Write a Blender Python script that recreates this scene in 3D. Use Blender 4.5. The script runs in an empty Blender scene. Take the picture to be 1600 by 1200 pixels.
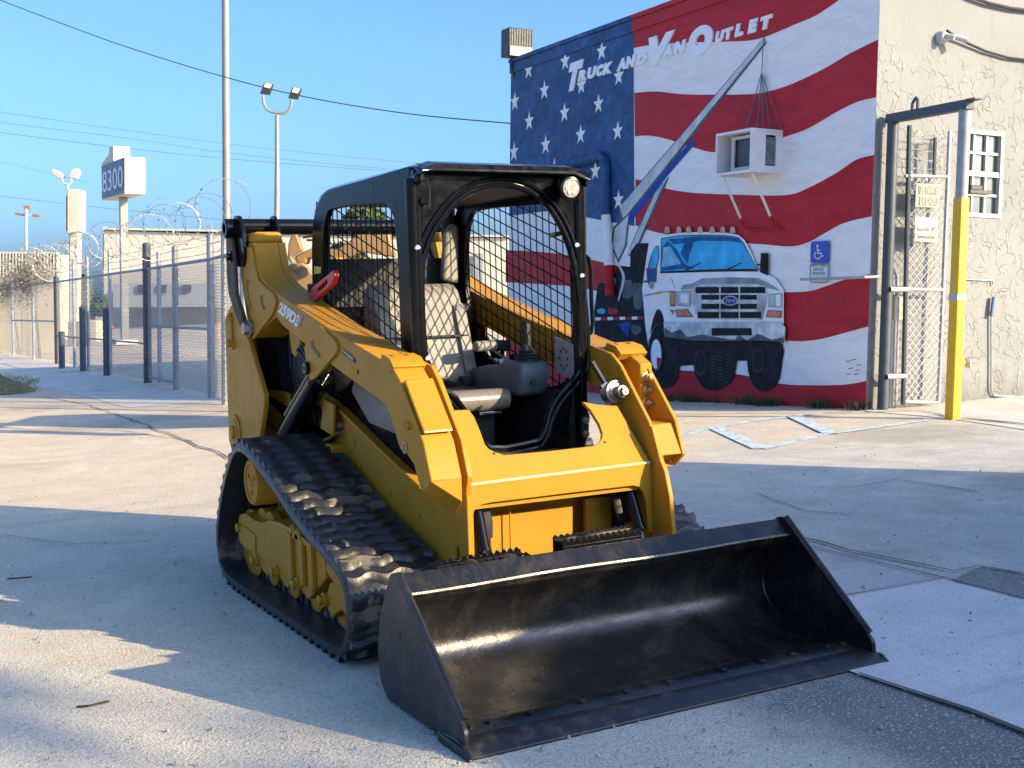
import bpy, bmesh, math, random
import numpy as np
from mathutils import Vector, Matrix
random.seed(7)
sc = bpy.context.scene
COL = sc.collection
V = Vector

# ------------------------------------------------------------------ camera
CAM_LOC = V((2.489712709518452, 5.8854005046458555, 1.412912627333822))
CAM_R = Matrix(((-0.8732723880138105, -0.483589754174313, -0.059466679664199606),
                (0.48643918000451214, -0.8722940254101819, -0.04980017460048581),
                (-0.027789575189175676, -0.0724160402903152, 0.9969872900992652)))   # columns: right, forward, up
FPX = 1900.05          # focal length in pixels of a 1600 px wide picture
cam = bpy.data.cameras.new("camera")
cam.sensor_width = 36.0
cam.lens = FPX / 1600.0 * 36.0
cam.clip_start = 0.05
cam.clip_end = 3000
cob = bpy.data.objects.new("camera", cam)
CR, CF, CU = CAM_R.col[0].copy(), CAM_R.col[1].copy(), CAM_R.col[2].copy()
cob.matrix_world = Matrix((
    (CR[0], CU[0], -CF[0], CAM_LOC[0]), (CR[1], CU[1], -CF[1], CAM_LOC[1]), (CR[2], CU[2], -CF[2], CAM_LOC[2]), (0, 0, 0, 1)))
COL.objects.link(cob)
sc.camera = cob

# ------------------------------------------------------------------ daylight
SUN_EL, SUN_AZ = math.radians(20.3), math.radians(126.5)
SUN_DIR = V((math.cos(SUN_EL) * math.cos(SUN_AZ), math.cos(SUN_EL) * math.sin(SUN_AZ), math.sin(SUN_EL)))
world = bpy.data.worlds.new("World")
sc.world = world
world.use_nodes = True
wn = world.node_tree.nodes
wl = world.node_tree.links
wn.clear()
sky = wn.new("ShaderNodeTexSky")
sky.sky_type = 'NISHITA'
sky.sun_disc = False
sky.sun_elevation = SUN_EL
sky.sun_rotation = math.atan2(SUN_DIR.x, SUN_DIR.y)
sky.altitude = 0
sky.air_density = 0.8
sky.dust_density = 3.2
sky.ozone_density = 7.2
bg = wn.new("ShaderNodeBackground")
bg.inputs[1].default_value = 0.15
wo = wn.new("ShaderNodeOutputWorld")
wl.new(sky.outputs[0], bg.inputs[0])
wl.new(bg.outputs[0], wo.inputs[0])
sun = bpy.data.lights.new("sun", 'SUN')
sun.energy = 4.0
sun.angle = math.radians(0.5)
sun.color = (1.0, 0.78, 0.47)
so = bpy.data.objects.new("sun", sun)
so.rotation_euler = SUN_DIR.to_track_quat('Z', 'Y').to_euler()
so.location = SUN_DIR * 60
COL.objects.link(so)
sc.view_settings.view_transform = 'Standard'
sc.view_settings.look = 'None'
sc.view_settings.gamma = 1
sc.view_settings.use_curve_mapping = False
sc.view_settings.exposure = 1.40

# ------------------------------------------------------------------ measuring helpers: a pixel of the photograph, on a real plane of the place
UP = V((-0.0327392782759591, 0.02461885426039554, 0.9991606736020363))     # plumb line; the yard itself slopes a little
def ray(px, py):
    return CR * ((px - 800) / FPX) + CF - CU * ((py - 600) / FPX)
def on_plane(px, py, p, n):
    d = ray(px, py)
    return CAM_LOC + d * ((V(p) - CAM_LOC).dot(n) / d.dot(n))
def on_x(px, py, x): return on_plane(px, py, (x, 0, 0), V((1, 0, 0)))
def on_y(px, py, y): return on_plane(px, py, (0, y, 0), V((0, 1, 0)))
def on_z(px, py, z=0.0): return on_plane(px, py, (0, 0, z), V((0, 0, 1)))
def height_to(base, py):
    """How far up the plumb line from base the picture row py lies."""
    def row(p):
        d = p - CAM_LOC
        return 600 - FPX * d.dot(CU) / d.dot(CF)
    a, b = 0.0, 40.0
    for _ in range(50):
        m = (a + b) / 2
        if row(base + UP * m) > py: a = m
        else: b = m
    return a

# ------------------------------------------------------------------ mesh builder
class MB:
    def __init__(s): s.v = []; s.f = []
    def add(s, vs, fs):
        o = len(s.v)
        s.v += [tuple(p) for p in vs]
        s.f += [tuple(i + o for i in q) for q in fs]
        return s
    def prism(s, poly, vec):
        n = len(poly); vec = V(vec)
        a = [V(p) for p in poly]; b = [p + vec for p in a]
        fs = [tuple(range(n - 1, -1, -1)), tuple(range(n, 2 * n))]
        fs += [(i, (i + 1) % n, n + (i + 1) % n, n + i) for i in range(n)]
        return s.add(a + b, fs)
    def sheet(s, poly): return s.add(poly, [tuple(range(len(poly)))])
    def box(s, lo, hi, M=None):
        x0, y0, z0 = lo; x1, y1, z1 = hi
        vs = [V(p) for p in ((x0, y0, z0), (x1, y0, z0), (x1, y1, z0), (x0, y1, z0), (x0, y0, z1), (x1, y0, z1), (x1, y1, z1), (x0, y1, z1))]
        if M is not None: vs = [M @ p for p in vs]
        return s.add(vs, [(3, 2, 1, 0), (4, 5, 6, 7), (0, 1, 5, 4), (1, 2, 6, 5), (2, 3, 7, 6), (3, 0, 4, 7)])
    def tube(s, path, rad, n=8, closed=False, caps=True):
        path = [V(p) for p in path]; m = len(path)
        rads = rad if isinstance(rad, (list, tuple)) else [rad] * m
        rings = []; ref = None
        for i, p in enumerate(path):
            if closed: t = path[(i + 1) % m] - path[i - 1]
            else: t = path[min(i + 1, m - 1)] - path[max(i - 1, 0)]
            t.normalize()
            if ref is None or abs(ref.dot(t)) > .999:
                ref = V((0, 0, 1)) if abs(t.z) < .9 else V((1, 0, 0))
            a = (ref - t * ref.dot(t)).normalized(); b = t.cross(a); ref = a
            rings.append([p + (a * math.cos(2 * math.pi * k / n) + b * math.sin(2 * math.pi * k / n)) * rads[i] for k in range(n)])
        vs = [q for g in rings for q in g]; fs = []
        for i in range(m if closed else m - 1):
            j = (i + 1) % m
            for k in range(n):
                l = (k + 1) % n
                fs.append((i * n + k, i * n + l, j * n + l, j * n + k))
        if caps and not closed:
            fs.append(tuple(range(n - 1, -1, -1))); fs.append(tuple((m - 1) * n + k for k in range(n)))
        return s.add(vs, fs)
    def cyl(s, a, b, rad, n=20): return s.tube([a, b], rad, n)
    def lathe(s, a, axis, prof, n=28):
        """prof: (distance along axis, radius) list."""
        axis = V(axis).normalized(); a = V(a)
        return s.tube([a + axis * t for t, _ in prof], [max(q, 1e-4) for _, q in prof], n) if len(set(t for t, _ in prof)) == len(prof) else s._lathe(a, axis, prof, n)
    def _lathe(s, a, axis, prof, n):
        ref = V((0, 0, 1)) if abs(axis.z) < .9 else V((1, 0, 0))
        e1 = (ref - axis * ref.dot(axis)).normalized(); e2 = axis.cross(e1)
        vs = []; fs = []
        for t, q in prof:
            for k in range(n):
                g = 2 * math.pi * k / n
                vs.append(a + axis * t + (e1 * math.cos(g) + e2 * math.sin(g)) * max(q, 1e-4))
        for i in range(len(prof) - 1):
            for k in range(n):
                l = (k + 1) % n
                fs.append((i * n + k, i * n + l, (i + 1) * n + l, (i + 1) * n + k))
        fs.append(tuple(range(n - 1, -1, -1))); fs.append(tuple((len(prof) - 1) * n + k for k in range(n)))
        return s.add(vs, fs)
    def plate(s, outer, holes, vec):
        """Flat plate with holes: outer and holes are lists of 3D points in one plane, vec its thickness."""
        bm = bmesh.new(); es = []
        for lp in [outer] + list(holes):
            vs = [bm.verts.new(p) for p in lp]
            es += [bm.edges.new((vs[i], vs[(i + 1) % len(vs)])) for i in range(len(vs))]
        bmesh.ops.triangle_fill(bm, use_beauty=True, use_dissolve=False, edges=es)
        g = bmesh.ops.extrude_face_region(bm, geom=bm.faces[:])
        bmesh.ops.translate(bm, vec=V(vec), verts=[e for e in g['geom'] if isinstance(e, bmesh.types.BMVert)])
        bm.verts.index_update()
        s.add([v.co.copy() for v in bm.verts], [tuple(v.index for v in q.verts) for q in bm.faces])
        bm.free(); return s
    def mesh(s, name, M, angle=35):
        me = bpy.data.meshes.new(name)
        me.from_pydata(s.v, [], s.f)
        bm = bmesh.new(); bm.from_mesh(me)
        bmesh.ops.recalc_face_normals(bm, faces=bm.faces[:])
        bm.to_mesh(me); bm.free()
        for p in me.polygons: p.use_smooth = True
        me.set_sharp_from_angle(angle=math.radians(angle))
        if M is not None: me.materials.append(M)
        return me
    def build(s, name, M, parent=None, bevel=0.0, segs=2, angle=35):
        return link(name, s.mesh(name, M, angle), parent, bevel, segs)
def link(name, me, parent=None, bevel=0.0, segs=2):
    o = bpy.data.objects.new(name, me); COL.objects.link(o)
    if parent is not None: o.parent = parent
    if bevel:
        b = o.modifiers.new("bevel", 'BEVEL'); b.width = bevel; b.segments = segs
        b.limit_method = 'ANGLE'; b.angle_limit = math.radians(38); b.use_clamp_overlap = True
    return o
def thing(name, label, cat, loc=(0, 0, 0), mat=None, group=None):
    o = bpy.data.objects.new(name, None); COL.objects.link(o)
    o.empty_display_size = .2
    if mat is not None: o.matrix_world = mat
    else: o.location = loc
    return tag(o, label, cat, group)
def tag(o, label, cat, group=None):
    o['label'] = label; o['category'] = cat
    if group: o['group'] = group
    return o
def kind(o, k): o['kind'] = k; return o
def copy_tree(o, parent=None):
    c = o.copy(); COL.objects.link(c)
    if parent is not None: c.parent = parent
    for ch in list(o.children): copy_tree(ch, c)
    return c
def upright(base, ax=None):
    """Frame at base whose z is the plumb line and whose x points along ax."""
    z = UP; x = V(ax) if ax is not None else V((1, 0, 0))
    x = (x - z * x.dot(z)).normalized(); y = z.cross(x)
    return Matrix(((x.x, y.x, z.x, base[0]), (x.y, y.y, z.y, base[1]), (x.z, y.z, z.z, base[2]), (0, 0, 0, 1)))
def text_mesh(txt, bold=0.0, shear=0.0, extrude=0.0):
    cu = bpy.data.curves.new("lettering", 'FONT'); cu.body = txt; cu.offset = bold; cu.shear = shear; cu.extrude = extrude
    cu.resolution_u = 4
    ob = bpy.data.objects.new("lettering", cu); COL.objects.link(ob)
    dg = bpy.context.evaluated_depsgraph_get()
    me = bpy.data.meshes.new_from_object(ob.evaluated_get(dg))
    bpy.data.objects.remove(ob); bpy.data.curves.remove(cu)
    return me
def glyph(txt, bl, br, tl, name, M, parent=None, bold=0.02, lift=None, extrude=0.0, to_local=None):
    """Letters stretched onto the parallelogram bl-br-tl (3D points)."""
    me = text_mesh(txt, bold)
    xs = [v.co.x for v in me.vertices]; ys = [v.co.y for v in me.vertices]
    x0, x1, y0, y1 = min(xs), max(xs), min(ys), max(ys)
    bl, br, tl = V(bl), V(br), V(tl)
    for v in me.vertices:
        a = (v.co.x - x0) / (x1 - x0); b = (v.co.y - y0) / (y1 - y0)
        v.co = bl + (br - bl) * a + (tl - bl) * b
    me.materials.clear(); me.materials.append(M); me.name = name
    return link(name, me, parent)
def arc(c, rad, a0, a1, n):
    return [(c[0] + rad * math.cos(math.radians(a0 + (a1 - a0) * i / n)), c[1] + rad * math.sin(math.radians(a0 + (a1 - a0) * i / n))) for i in range(n + 1)]
def smooth_closed(pts, n):
    """Catmull-Rom through closed 2D points, resampled to n even steps."""
    P = [V((p[0], p[1], 0)) for p in pts]; m = len(P); out = []
    for i in range(m):
        p0, p1, p2, p3 = P[i - 1], P[i], P[(i + 1) % m], P[(i + 2) % m]
        for k in range(16):
            t = k / 16
            out.append(.5 * ((2 * p1) + (p2 - p0) * t + (2 * p0 - 5 * p1 + 4 * p2 - p3) * t * t + (3 * p1 - p0 - 3 * p2 + p3) * t ** 3))
    L = [0]
    for i in range(len(out)): L.append(L[-1] + (out[(i + 1) % len(out)] - out[i]).length)
    res = []; j = 0
    for i in range(n):
        d = L[-1] * i / n
        while L[j + 1] < d: j += 1
        t = (d - L[j]) / (L[j + 1] - L[j] + 1e-9)
        q = out[j].lerp(out[(j + 1) % len(out)], t); res.append((q.x, q.y))
    return res, L[-1]

# ------------------------------------------------------------------ materials
def lin(c):
    return tuple((x / 12.92 if x <= .04045 else ((x + .055) / 1.055) ** 2.4) for x in (c[0] / 255, c[1] / 255, c[2] / 255)) + (1,)
class NT:
    def __init__(s, name):
        s.m = bpy.data.materials.new(name); s.m.use_nodes = True
        s.t = s.m.node_tree; s.t.nodes.clear()
        s.out = s.n("ShaderNodeOutputMaterial"); s.b = s.n("ShaderNodeBsdfPrincipled")
        s.l(s.b.outputs[0], s.out.inputs[0])
    def n(s, typ, **kw):
        x = s.t.nodes.new(typ)
        for k, v in kw.items(): setattr(x, k, v)
        return x
    def l(s, a, b): s.t.links.new(a, b)
    def pos(s, obj=True, scale=(1, 1, 1)):
        if obj: c = s.n("ShaderNodeTexCoord").outputs["Object"]
        else: c = s.n("ShaderNodeNewGeometry").outputs["Position"]
        mp = s.n("ShaderNodeMapping"); mp.inputs["Scale"].default_value = scale
        s.l(c, mp.inputs[0]); return mp.outputs[0]
    def noise(s, vec, scale, detail=4, rough=.55, dist=0.0):
        x = s.n("ShaderNodeTexNoise"); x.inputs["Scale"].default_value = scale; x.inputs["Detail"].default_value = detail
        x.inputs["Roughness"].default_value = rough; x.inputs["Distortion"].default_value = dist
        s.l(vec, x.inputs["Vector"]); return x.outputs["Fac"]
    def ramp(s, fac, stops, interp='LINEAR'):
        x = s.n("ShaderNodeValToRGB"); x.color_ramp.interpolation = interp
        e = x.color_ramp.elements
        while len(e) < len(stops): e.new(.5)
        for q, (p, c) in zip(e, stops):
            q.position = p; q.color = c if len(c) == 4 else tuple(c) + (1,)
        s.l(fac, x.inputs[0]); return x.outputs[0]
    def rng(s, fac, a, b, c=0.0, d=1.0, smooth=False):
        x = s.n("ShaderNodeMapRange"); x.inputs[1].default_value = a; x.inputs[2].default_value = b
        x.inputs[3].default_value = c; x.inputs[4].default_value = d
        if smooth: x.interpolation_type = 'SMOOTHSTEP'
        s.l(fac, x.inputs[0]); return x.outputs[0]
    def mix(s, fac, a, b, mode='MIX'):
        x = s.n("ShaderNodeMix", data_type='RGBA', blend_type=mode)
        for sock, v in ((x.inputs[0], fac), (x.inputs[6], a), (x.inputs[7], b)):
            if isinstance(v, (int, float)): sock.default_value = v
            elif isinstance(v, tuple): sock.default_value = v if len(v) == 4 else v + (1,)
            else: s.l(v, sock)
        return x.outputs[2]
    def math(s, op, a, b=None):
        x = s.n("ShaderNodeMath", operation=op)
        for sock, v in ((x.inputs[0], a), (x.inputs[1], b)):
            if v is None: continue
            if isinstance(v, (int, float)): sock.default_value = v
            else: s.l(v, sock)
        return x.outputs[0]
    def bump(s, h, strength=.5, dist=.01):
        x = s.n("ShaderNodeBump"); x.inputs["Strength"].default_value = strength; x.inputs["Distance"].default_value = dist
        s.l(h, x.inputs["Height"]); s.l(x.outputs[0], s.b.inputs["Normal"]); return x
    def set(s, col=None, rough=None, metal=None, coat=None, spec=None):
        for k, v in (("Base Color", col), ("Roughness", rough), ("Metallic", metal), ("Coat Weight", coat), ("Specular IOR Level", spec)):
            if v is None: continue
            if isinstance(v, (int, float)): s.b.inputs[k].default_value = v
            elif isinstance(v, tuple): s.b.inputs[k].default_value = v if len(v) == 4 else v + (1,)
            else: s.l(v, s.b.inputs[k])
        return s
_cache = {}
def paint(name, col, rough=.5, var=.12, scale=6.0, metal=0.0, coat=0.0, bump=0.0, bscale=60.0, dirt=None, dirt_at=(.55, .75), stretch=(1, 1, 1), rvar=.1, spec=None):
    """A painted or plain surface: base colour with cloudy variation, uneven gloss, optional dirt patches and fine relief."""
    if name in _cache: return _cache[name]
    t = NT(name); p = t.pos(True, stretch)
    n1 = t.noise(p, scale, 6, .6)
    c = t.mix(t.rng(n1, .3, .7), tuple(x * (1 - var) for x in col[:3]), tuple(min(1, x * (1 + var)) for x in col[:3]))
    ro = t.rng(t.noise(p, scale * 2.3, 5, .6), .3, .7, max(.02, rough - rvar), min(1, rough + rvar))
    if dirt:
        d = t.rng(t.noise(p, scale * 1.7, 8, .7), dirt_at[0], dirt_at[1])
        c = t.mix(d, c, tuple(dirt[:3]))
        ro = t.math('MAXIMUM', ro, t.math('MULTIPLY', d, .8))
    t.set(c, ro, metal, coat, spec)
    if bump: t.bump(t.noise(p, bscale, 4, .6), .4, bump)
    _cache[name] = t.m; return t.m
# ================================================================== ground
BK = V((-7.758409481144827, -4.277606569907134, 0.0))                       # building corner on the ground
BM = V((-0.04459317050078423, -0.9987370296365439, 0.023147241249470665))    # along the painted wall, away from the corner
BN = V((0.998468621841797, -0.043797918303026845, 0.0337957623033434))       # out of the painted wall
def gz(x, y):
    """Ground height: a sloping yard (z = 0) with a slight dip along the foot of the painted wall."""
    d = V((x, y, 0)) - BK
    s, n = d.dot(BM), d.dot(BN)
    a = max(0.0, min(1.0, s / 4.5)); b = max(0.0, min(1.0, 1 - (n - .1) / 3.2)) if n > -2 else 0
    return -0.17 * a * b * b * (3 - 2 * b)
def ground_mat(name, worn, dark, split=True, g=1.0):
    t = NT(name); p = t.pos(False)
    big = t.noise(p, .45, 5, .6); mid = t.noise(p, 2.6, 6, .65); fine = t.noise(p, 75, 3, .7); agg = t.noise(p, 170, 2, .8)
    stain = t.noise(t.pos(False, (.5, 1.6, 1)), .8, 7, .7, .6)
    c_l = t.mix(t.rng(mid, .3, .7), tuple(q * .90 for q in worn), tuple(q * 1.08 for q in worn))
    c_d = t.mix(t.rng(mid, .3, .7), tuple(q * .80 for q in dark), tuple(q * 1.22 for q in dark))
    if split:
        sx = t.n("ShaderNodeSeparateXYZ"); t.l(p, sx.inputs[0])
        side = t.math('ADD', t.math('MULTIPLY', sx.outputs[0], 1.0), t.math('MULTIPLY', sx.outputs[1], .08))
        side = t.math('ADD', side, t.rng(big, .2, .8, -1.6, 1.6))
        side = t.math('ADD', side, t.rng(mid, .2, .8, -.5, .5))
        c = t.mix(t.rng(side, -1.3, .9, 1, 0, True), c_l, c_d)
        # the paving turns to a warmer, sandier tone farther back
        far = t.math('ADD', sx.outputs[1], t.rng(big, .2, .8, -1.5, 1.5))
        c = t.mix(t.math('MULTIPLY', t.rng(far, -1.0, -4.0), .75), c, t.mix(t.rng(mid, .3, .7), (.60, .475, .30), (.72, .59, .40)))
        # an old coarse asphalt seam runs along the lower edge of the concrete slab
        la, lb = on_z(1300, 1040), on_z(1600, 1150); ld_ = (lb - la).normalized()
        dist = t.math('ADD', t.math('MULTIPLY', t.math('SUBTRACT', sx.outputs[0], la.x), -ld_.y), t.math('MULTIPLY', t.math('SUBTRACT', sx.outputs[1], la.y), ld_.x))
        dist = t.math('ABSOLUTE', t.math('ADD', dist, t.rng(mid, .2, .8, -.22, .22)))
        along = t.math('ADD', t.math('MULTIPLY', t.math('SUBTRACT', sx.outputs[0], la.x), ld_.x), t.math('MULTIPLY', t.math('SUBTRACT', sx.outputs[1], la.y), ld_.y))
        seam = t.math('MULTIPLY', t.rng(dist, .35, .75, 1, 0, True), t.rng(along, -.35, .15))
        c = t.mix(t.math('MULTIPLY', seam, .85), c, (.12, .118, .12))
    else: c = c_l
    c = t.mix(t.rng(stain, .5, .78, 0, .38), c, tuple(q * .52 for q in worn))
    grit = t.noise(p, 34, 4, .75); peb = t.noise(p, 95, 2, .6)
    c = t.mix(t.rng(grit, .50, .66, 0, .50 * g), c, tuple(q * .45 for q in worn))
    c = t.mix(t.rng(fine, .56, .62, 0, .60 * g), c, tuple(q * .34 for q in worn))
    c = t.mix(t.rng(peb, .585, .63, 0, .75 * g), c, (.74, .72, .67))
    c = t.mix(t.rng(agg, .62, .70, 0, .55 * g), c, (.62, .60, .56))
    patch = t.noise(t.pos(False, (1, .7, 1)), 1.15, 6, .68, .8)
    c = t.mix(t.rng(patch, .56, .70, 0, .40), c, tuple(min(.8, q * 1.35) for q in worn))
    c = t.mix(t.rng(patch, .44, .30, 0, .35), c, tuple(q * .62 for q in worn))
    vo = t.n("ShaderNodeTexVoronoi", feature='F1'); vo.inputs["Scale"].default_value = 3.1; t.l(p, vo.inputs["Vector"])
    oil = t.n("ShaderNodeTexVoronoi", feature='SMOOTH_F1'); oil.inputs["Scale"].default_value = .42; t.l(t.pos(False, (.8, 1.25, 1)), oil.inputs["Vector"])
    od = t.math('ADD', oil.outputs["Distance"], t.rng(mid, .2, .8, -.12, .12))
    c = t.mix(t.rng(od, .10, .30, .42, 0, True), c, tuple(q * .40 for q in worn))          # old oil stains
    tyre = t.noise(t.pos(False, (.22, 3.2, 1)), 1.6, 4, .6, .25)
    c = t.mix(t.rng(tyre, .58, .68, 0, .22), c, tuple(q * .45 for q in worn))              # rubbed tyre tracks
    c = t.mix(t.rng(vo.outputs["Distance"], .02, .045, .75, 0), c, (.03, .03, .03))       # scattered dark spots
    t.set(c, .88, spec=.25)
    h = t.math('ADD', t.math('MULTIPLY', fine, .8), t.math('MULTIPLY', peb, .8))
    t.bump(h, .8, .010)
    return t.m
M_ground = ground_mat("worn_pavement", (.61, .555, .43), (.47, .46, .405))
M_slab = ground_mat("pale_concrete", (.66, .65, .61), (.5, .49, .46), False, .35)
M_slab2 = ground_mat("grey_concrete", (.50, .49, .46), (.4, .4, .4), False, .45)
M_coarse = ground_mat("coarse_asphalt", (.22, .215, .21), (.17, .17, .17), False, .6)
M_walk = ground_mat("sidewalk_concrete", (.60, .57, .50), (.5, .49, .46), False)
def ground_grid(name, xs, ys, M):
    b = MB(); nx, ny = len(xs), len(ys)
    vs = [(x, y, gz(x, y)) for y in ys for x in xs]
    fs = [(j * nx + i, j * nx + i + 1, (j + 1) * nx + i + 1, (j + 1) * nx + i) for j in range(ny - 1) for i in range(nx - 1)]
    b.add(vs, fs); return kind(b.build(name, M), 'structure')
xs = [-900, -300, -100, -40, -20, -12] + [-11 + .4 * i for i in range(22)] + [-2, 0, 3, 8, 20, 60, 200, 600]
ys = [-900, -400, -200, -120, -80, -50, -30] + [-22 + .5 * i for i in range(40)] + [-1, 1, 3, 6, 9, 15, 30, 80, 300]
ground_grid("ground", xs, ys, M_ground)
def flat(name, px, M, lift, knd='structure'):
    pts = [on_z(*q) for q in px]
    return kind(MB().sheet([(p.x, p.y, gz(p.x, p.y) + lift) for p in pts]).build(name, M), knd)
flat("concrete_gutter", [(1000, 792), (1075, 807), (1254, 853), (1474, 907), (1319, 934), (1240, 953), (1000, 1010), (900, 880)], M_slab2, .004)
flat("concrete_slab", [(1474, 907), (1600, 939), (1900, 1000), (1900, 1268), (1600, 1149), (1512, 1114), (1341, 1056), (1180, 1000), (1240, 953), (1319, 934)], M_slab, .008)
flat("asphalt_patch", [(1488, 907), (1534, 886), (1600, 897), (1800, 935), (1800, 985), (1600, 939), (1540, 924)], M_coarse, .004)
kind(MB().sheet([(-2.36, -60, .004), (-.45, -60, .004), (-.45, -21, .004), (-.9, -15.2, .004), (-1.0, -11.5, .004), (-2.36, -11.5, .004)]).build("sidewalk", M_walk), 'structure')
M_crack = paint("crack_and_gap_dark", (.10, .09, .075), .95, .4, 3)
def strip(name, px, w, M, lift=.012, wob=.0):
    pts = [on_z(*q) for q in px]; fine = []
    for a, b in zip(pts, pts[1:]):
        n = max(1, int((b - a).length / .25))
        fine += [a.lerp(b, i / n) for i in range(n)]
    fine.append(pts[-1]); L = []; R = []
    for i, p in enumerate(fine):
        t = (fine[min(i + 1, len(fine) - 1)] - fine[max(i - 1, 0)]).normalized(); q = V((-t.y, t.x, 0))
        p = p + q * random.uniform(-wob, wob); ww = w * (1 + random.uniform(-.45, .45) * (wob > 0))
        z = gz(p.x, p.y) + lift
        L.append((p.x + q.x * ww / 2, p.y + q.y * ww / 2, z)); R.append((p.x - q.x * ww / 2, p.y - q.y * ww / 2, z))
    n = len(L); b = MB(); b.add(L + R, [(i, i + 1, n + i + 1, n + i) for i in range(n - 1)])
    return kind(b.build(name, M), 'structure')
strip("pavement_crack_and_gap", [(60, 618), (140, 634), (215, 660), (290, 690), (350, 712), (420, 742)], .022, M_crack, .012, .03)
strip("pavement_crack_and_gap", [(1230, 838), (1330, 862), (1420, 880), (1490, 897), (1530, 886), (1600, 898)], .018, M_crack, .013, .03)
strip("pavement_crack_and_gap", [(1254, 854), (1350, 876), (1474, 907), (1600, 939)], .012, M_crack, .014, .008)
strip("pavement_crack_and_gap", [(1341, 1057), (1512, 1115), (1600, 1150), (1750, 1210)], .016, M_crack, .014, .014)
strip("pavement_crack_and_gap", [(1319, 934), (1400, 920), (1474, 907)], .010, M_crack, .014, .004)
strip("pavement_crack_and_gap", [(1035, 644), (1200, 645), (1350, 646), (1440, 642), (1480, 652)], .03, M_crack, .012, .02)
# worn parking lines
t = NT("worn_line_paint"); p = t.pos(False); wear = t.rng(t.noise(p, 9, 8, .75), .46, .60)
t.set(t.mix(wear, (.50, .60, .64), (.30, .29, .27)), .85); M_line = t.m
line_no = 0
for q, w in (([(1040, 688), (1115, 668), (1180, 658), (1280, 646)], .12), ([(1190, 702), (1290, 679), (1400, 664), (1455, 656)], .12),
             ([(1115, 668), (1150, 684), (1190, 702)], .16), ([(1240, 651), (1270, 665), (1300, 679)], .16)):
    strip("parking_line", q, w, M_line, .006 + .0015 * line_no); line_no += 1
# twigs and leaf bits on the pavement
M_twig = paint("dry_twig", (.05, .035, .02), .9)
for i, (a, b2) in enumerate((((12, 906), (49, 903)), ((120, 1107), (170, 1098)))):
    A, B = on_z(*a), on_z(*b2); m = A.lerp(B, .5) + V((.02, .03, 0))
    tag(MB().tube([A + V((0, 0, .006)), m + V((0, 0, .012)), B + V((0, 0, .006))], .004, 5).build("twig", M_twig),
        ("short dry twig lying in the tractor shadow at the left edge", "short dry twig lying on the sunlit pavement left of the bucket")[i], "twig")

strip("pavement_crack_and_gap", [(1330, 762), (1400, 752), (1450, 757), (1530, 770)], .012, M_crack, .010, .03)
strip("pavement_crack_and_gap", [(1180, 772), (1235, 790), (1260, 800), (1330, 804)], .010, M_crack, .010, .03)
strip("pavement_crack_and_gap", [(0, 668), (90, 676), (180, 672), (300, 690)], .014, M_crack, .010, .03)
strip("pavement_crack_and_gap", [(0, 838), (120, 852), (240, 846)], .006, M_crack, .010, .02)
# loose grit on the yard
M_grit = paint("loose_grit", (.30, .28, .25), .9, .4, 30)
gb_ = MB()
for _ in range(900):
    q = on_z(random.uniform(-40, 1640), 640 + 580 * random.random() ** .8)
    s_ = random.choice((.003, .004, .005, .006, .009)) * random.uniform(.7, 1.3); z0 = gz(q.x, q.y) + .010
    v_ = [V((q.x + s_ * random.uniform(.6, 1.2) * math.cos(g), q.y + s_ * random.uniform(.6, 1.2) * math.sin(g), z0 - .004)) for g in (0, 1.25, 2.5, 3.8, 5.0)]
    gb_.add(v_ + [V((q.x, q.y, z0 + s_ * random.uniform(.5, 1.0)))], [(i, (i + 1) % 5, 5) for i in range(5)])
kind(gb_.build("loose_grit", M_grit), 'stuff')

# grass strip by the sidewalk and weeds at the wall foot
M_soil = paint("bare_soil", (.16, .12, .08), .95, .3, 5)
M_grass = paint("dry_grass", (.22, .21, .075), .8, .45, 3)
verge = [on_z(*q) for q in [(-60, 583), (0, 586), (22, 596), (45, 604), (58, 611), (40, 614), (0, 618), (-80, 622)]]
kind(MB().sheet([(p.x, p.y, .014) for p in verge]).build("verge_soil", M_soil), 'structure')
def tufts(name, spots, h, n, M):
    b = MB()
    for c in spots:
        for _ in range(n):
            a = random.uniform(0, 6.28); rr = random.uniform(0, .12); hh = h * random.uniform(.4, 1.1)
            q = V((c[0] + rr * math.cos(a), c[1] + rr * math.sin(a), c[2])); d = V((math.cos(a), math.sin(a), 0)) * hh * random.uniform(.2, .8)
            w = V((-math.sin(a), math.cos(a), 0)) * .007
            b.add([q - w, q + w, q + d * .5 + w * .7 + V((0, 0, hh * .7)), q + d + V((0, 0, hh))], [(0, 1, 2), (0, 2, 3)])
    return kind(b.build(name, M), 'stuff')
sp = []
while len(sp) < 240:
    p = on_z(random.uniform(-40, 58), random.uniform(586, 617))
    if p.x > -.9 + .0 and on_z(58, 611).x - 3 < p.x: sp.append((p.x, p.y, .012))
tufts("verge_grass", sp, .055, 7, M_grass)
M_weed = paint("wall_weeds", (.05, .085, .025), .8, .4, 4)
sp = []
for s, k in [(random.gauss(c, w), 1) for c, w, n in ((3.2, .12, 7), (1.75, .30, 12), (.62, .10, 5), (.05, .1, 3), (4.3, .5, 5), (2.6, .8, 4)) for _ in range(n)]:
    p = BK + BM * s + BN * random.uniform(.02, .16); sp.append((p.x, p.y, gz(p.x, p.y) - .005))
tufts("wall_weeds", sp, .13, 16, M_weed)

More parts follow.
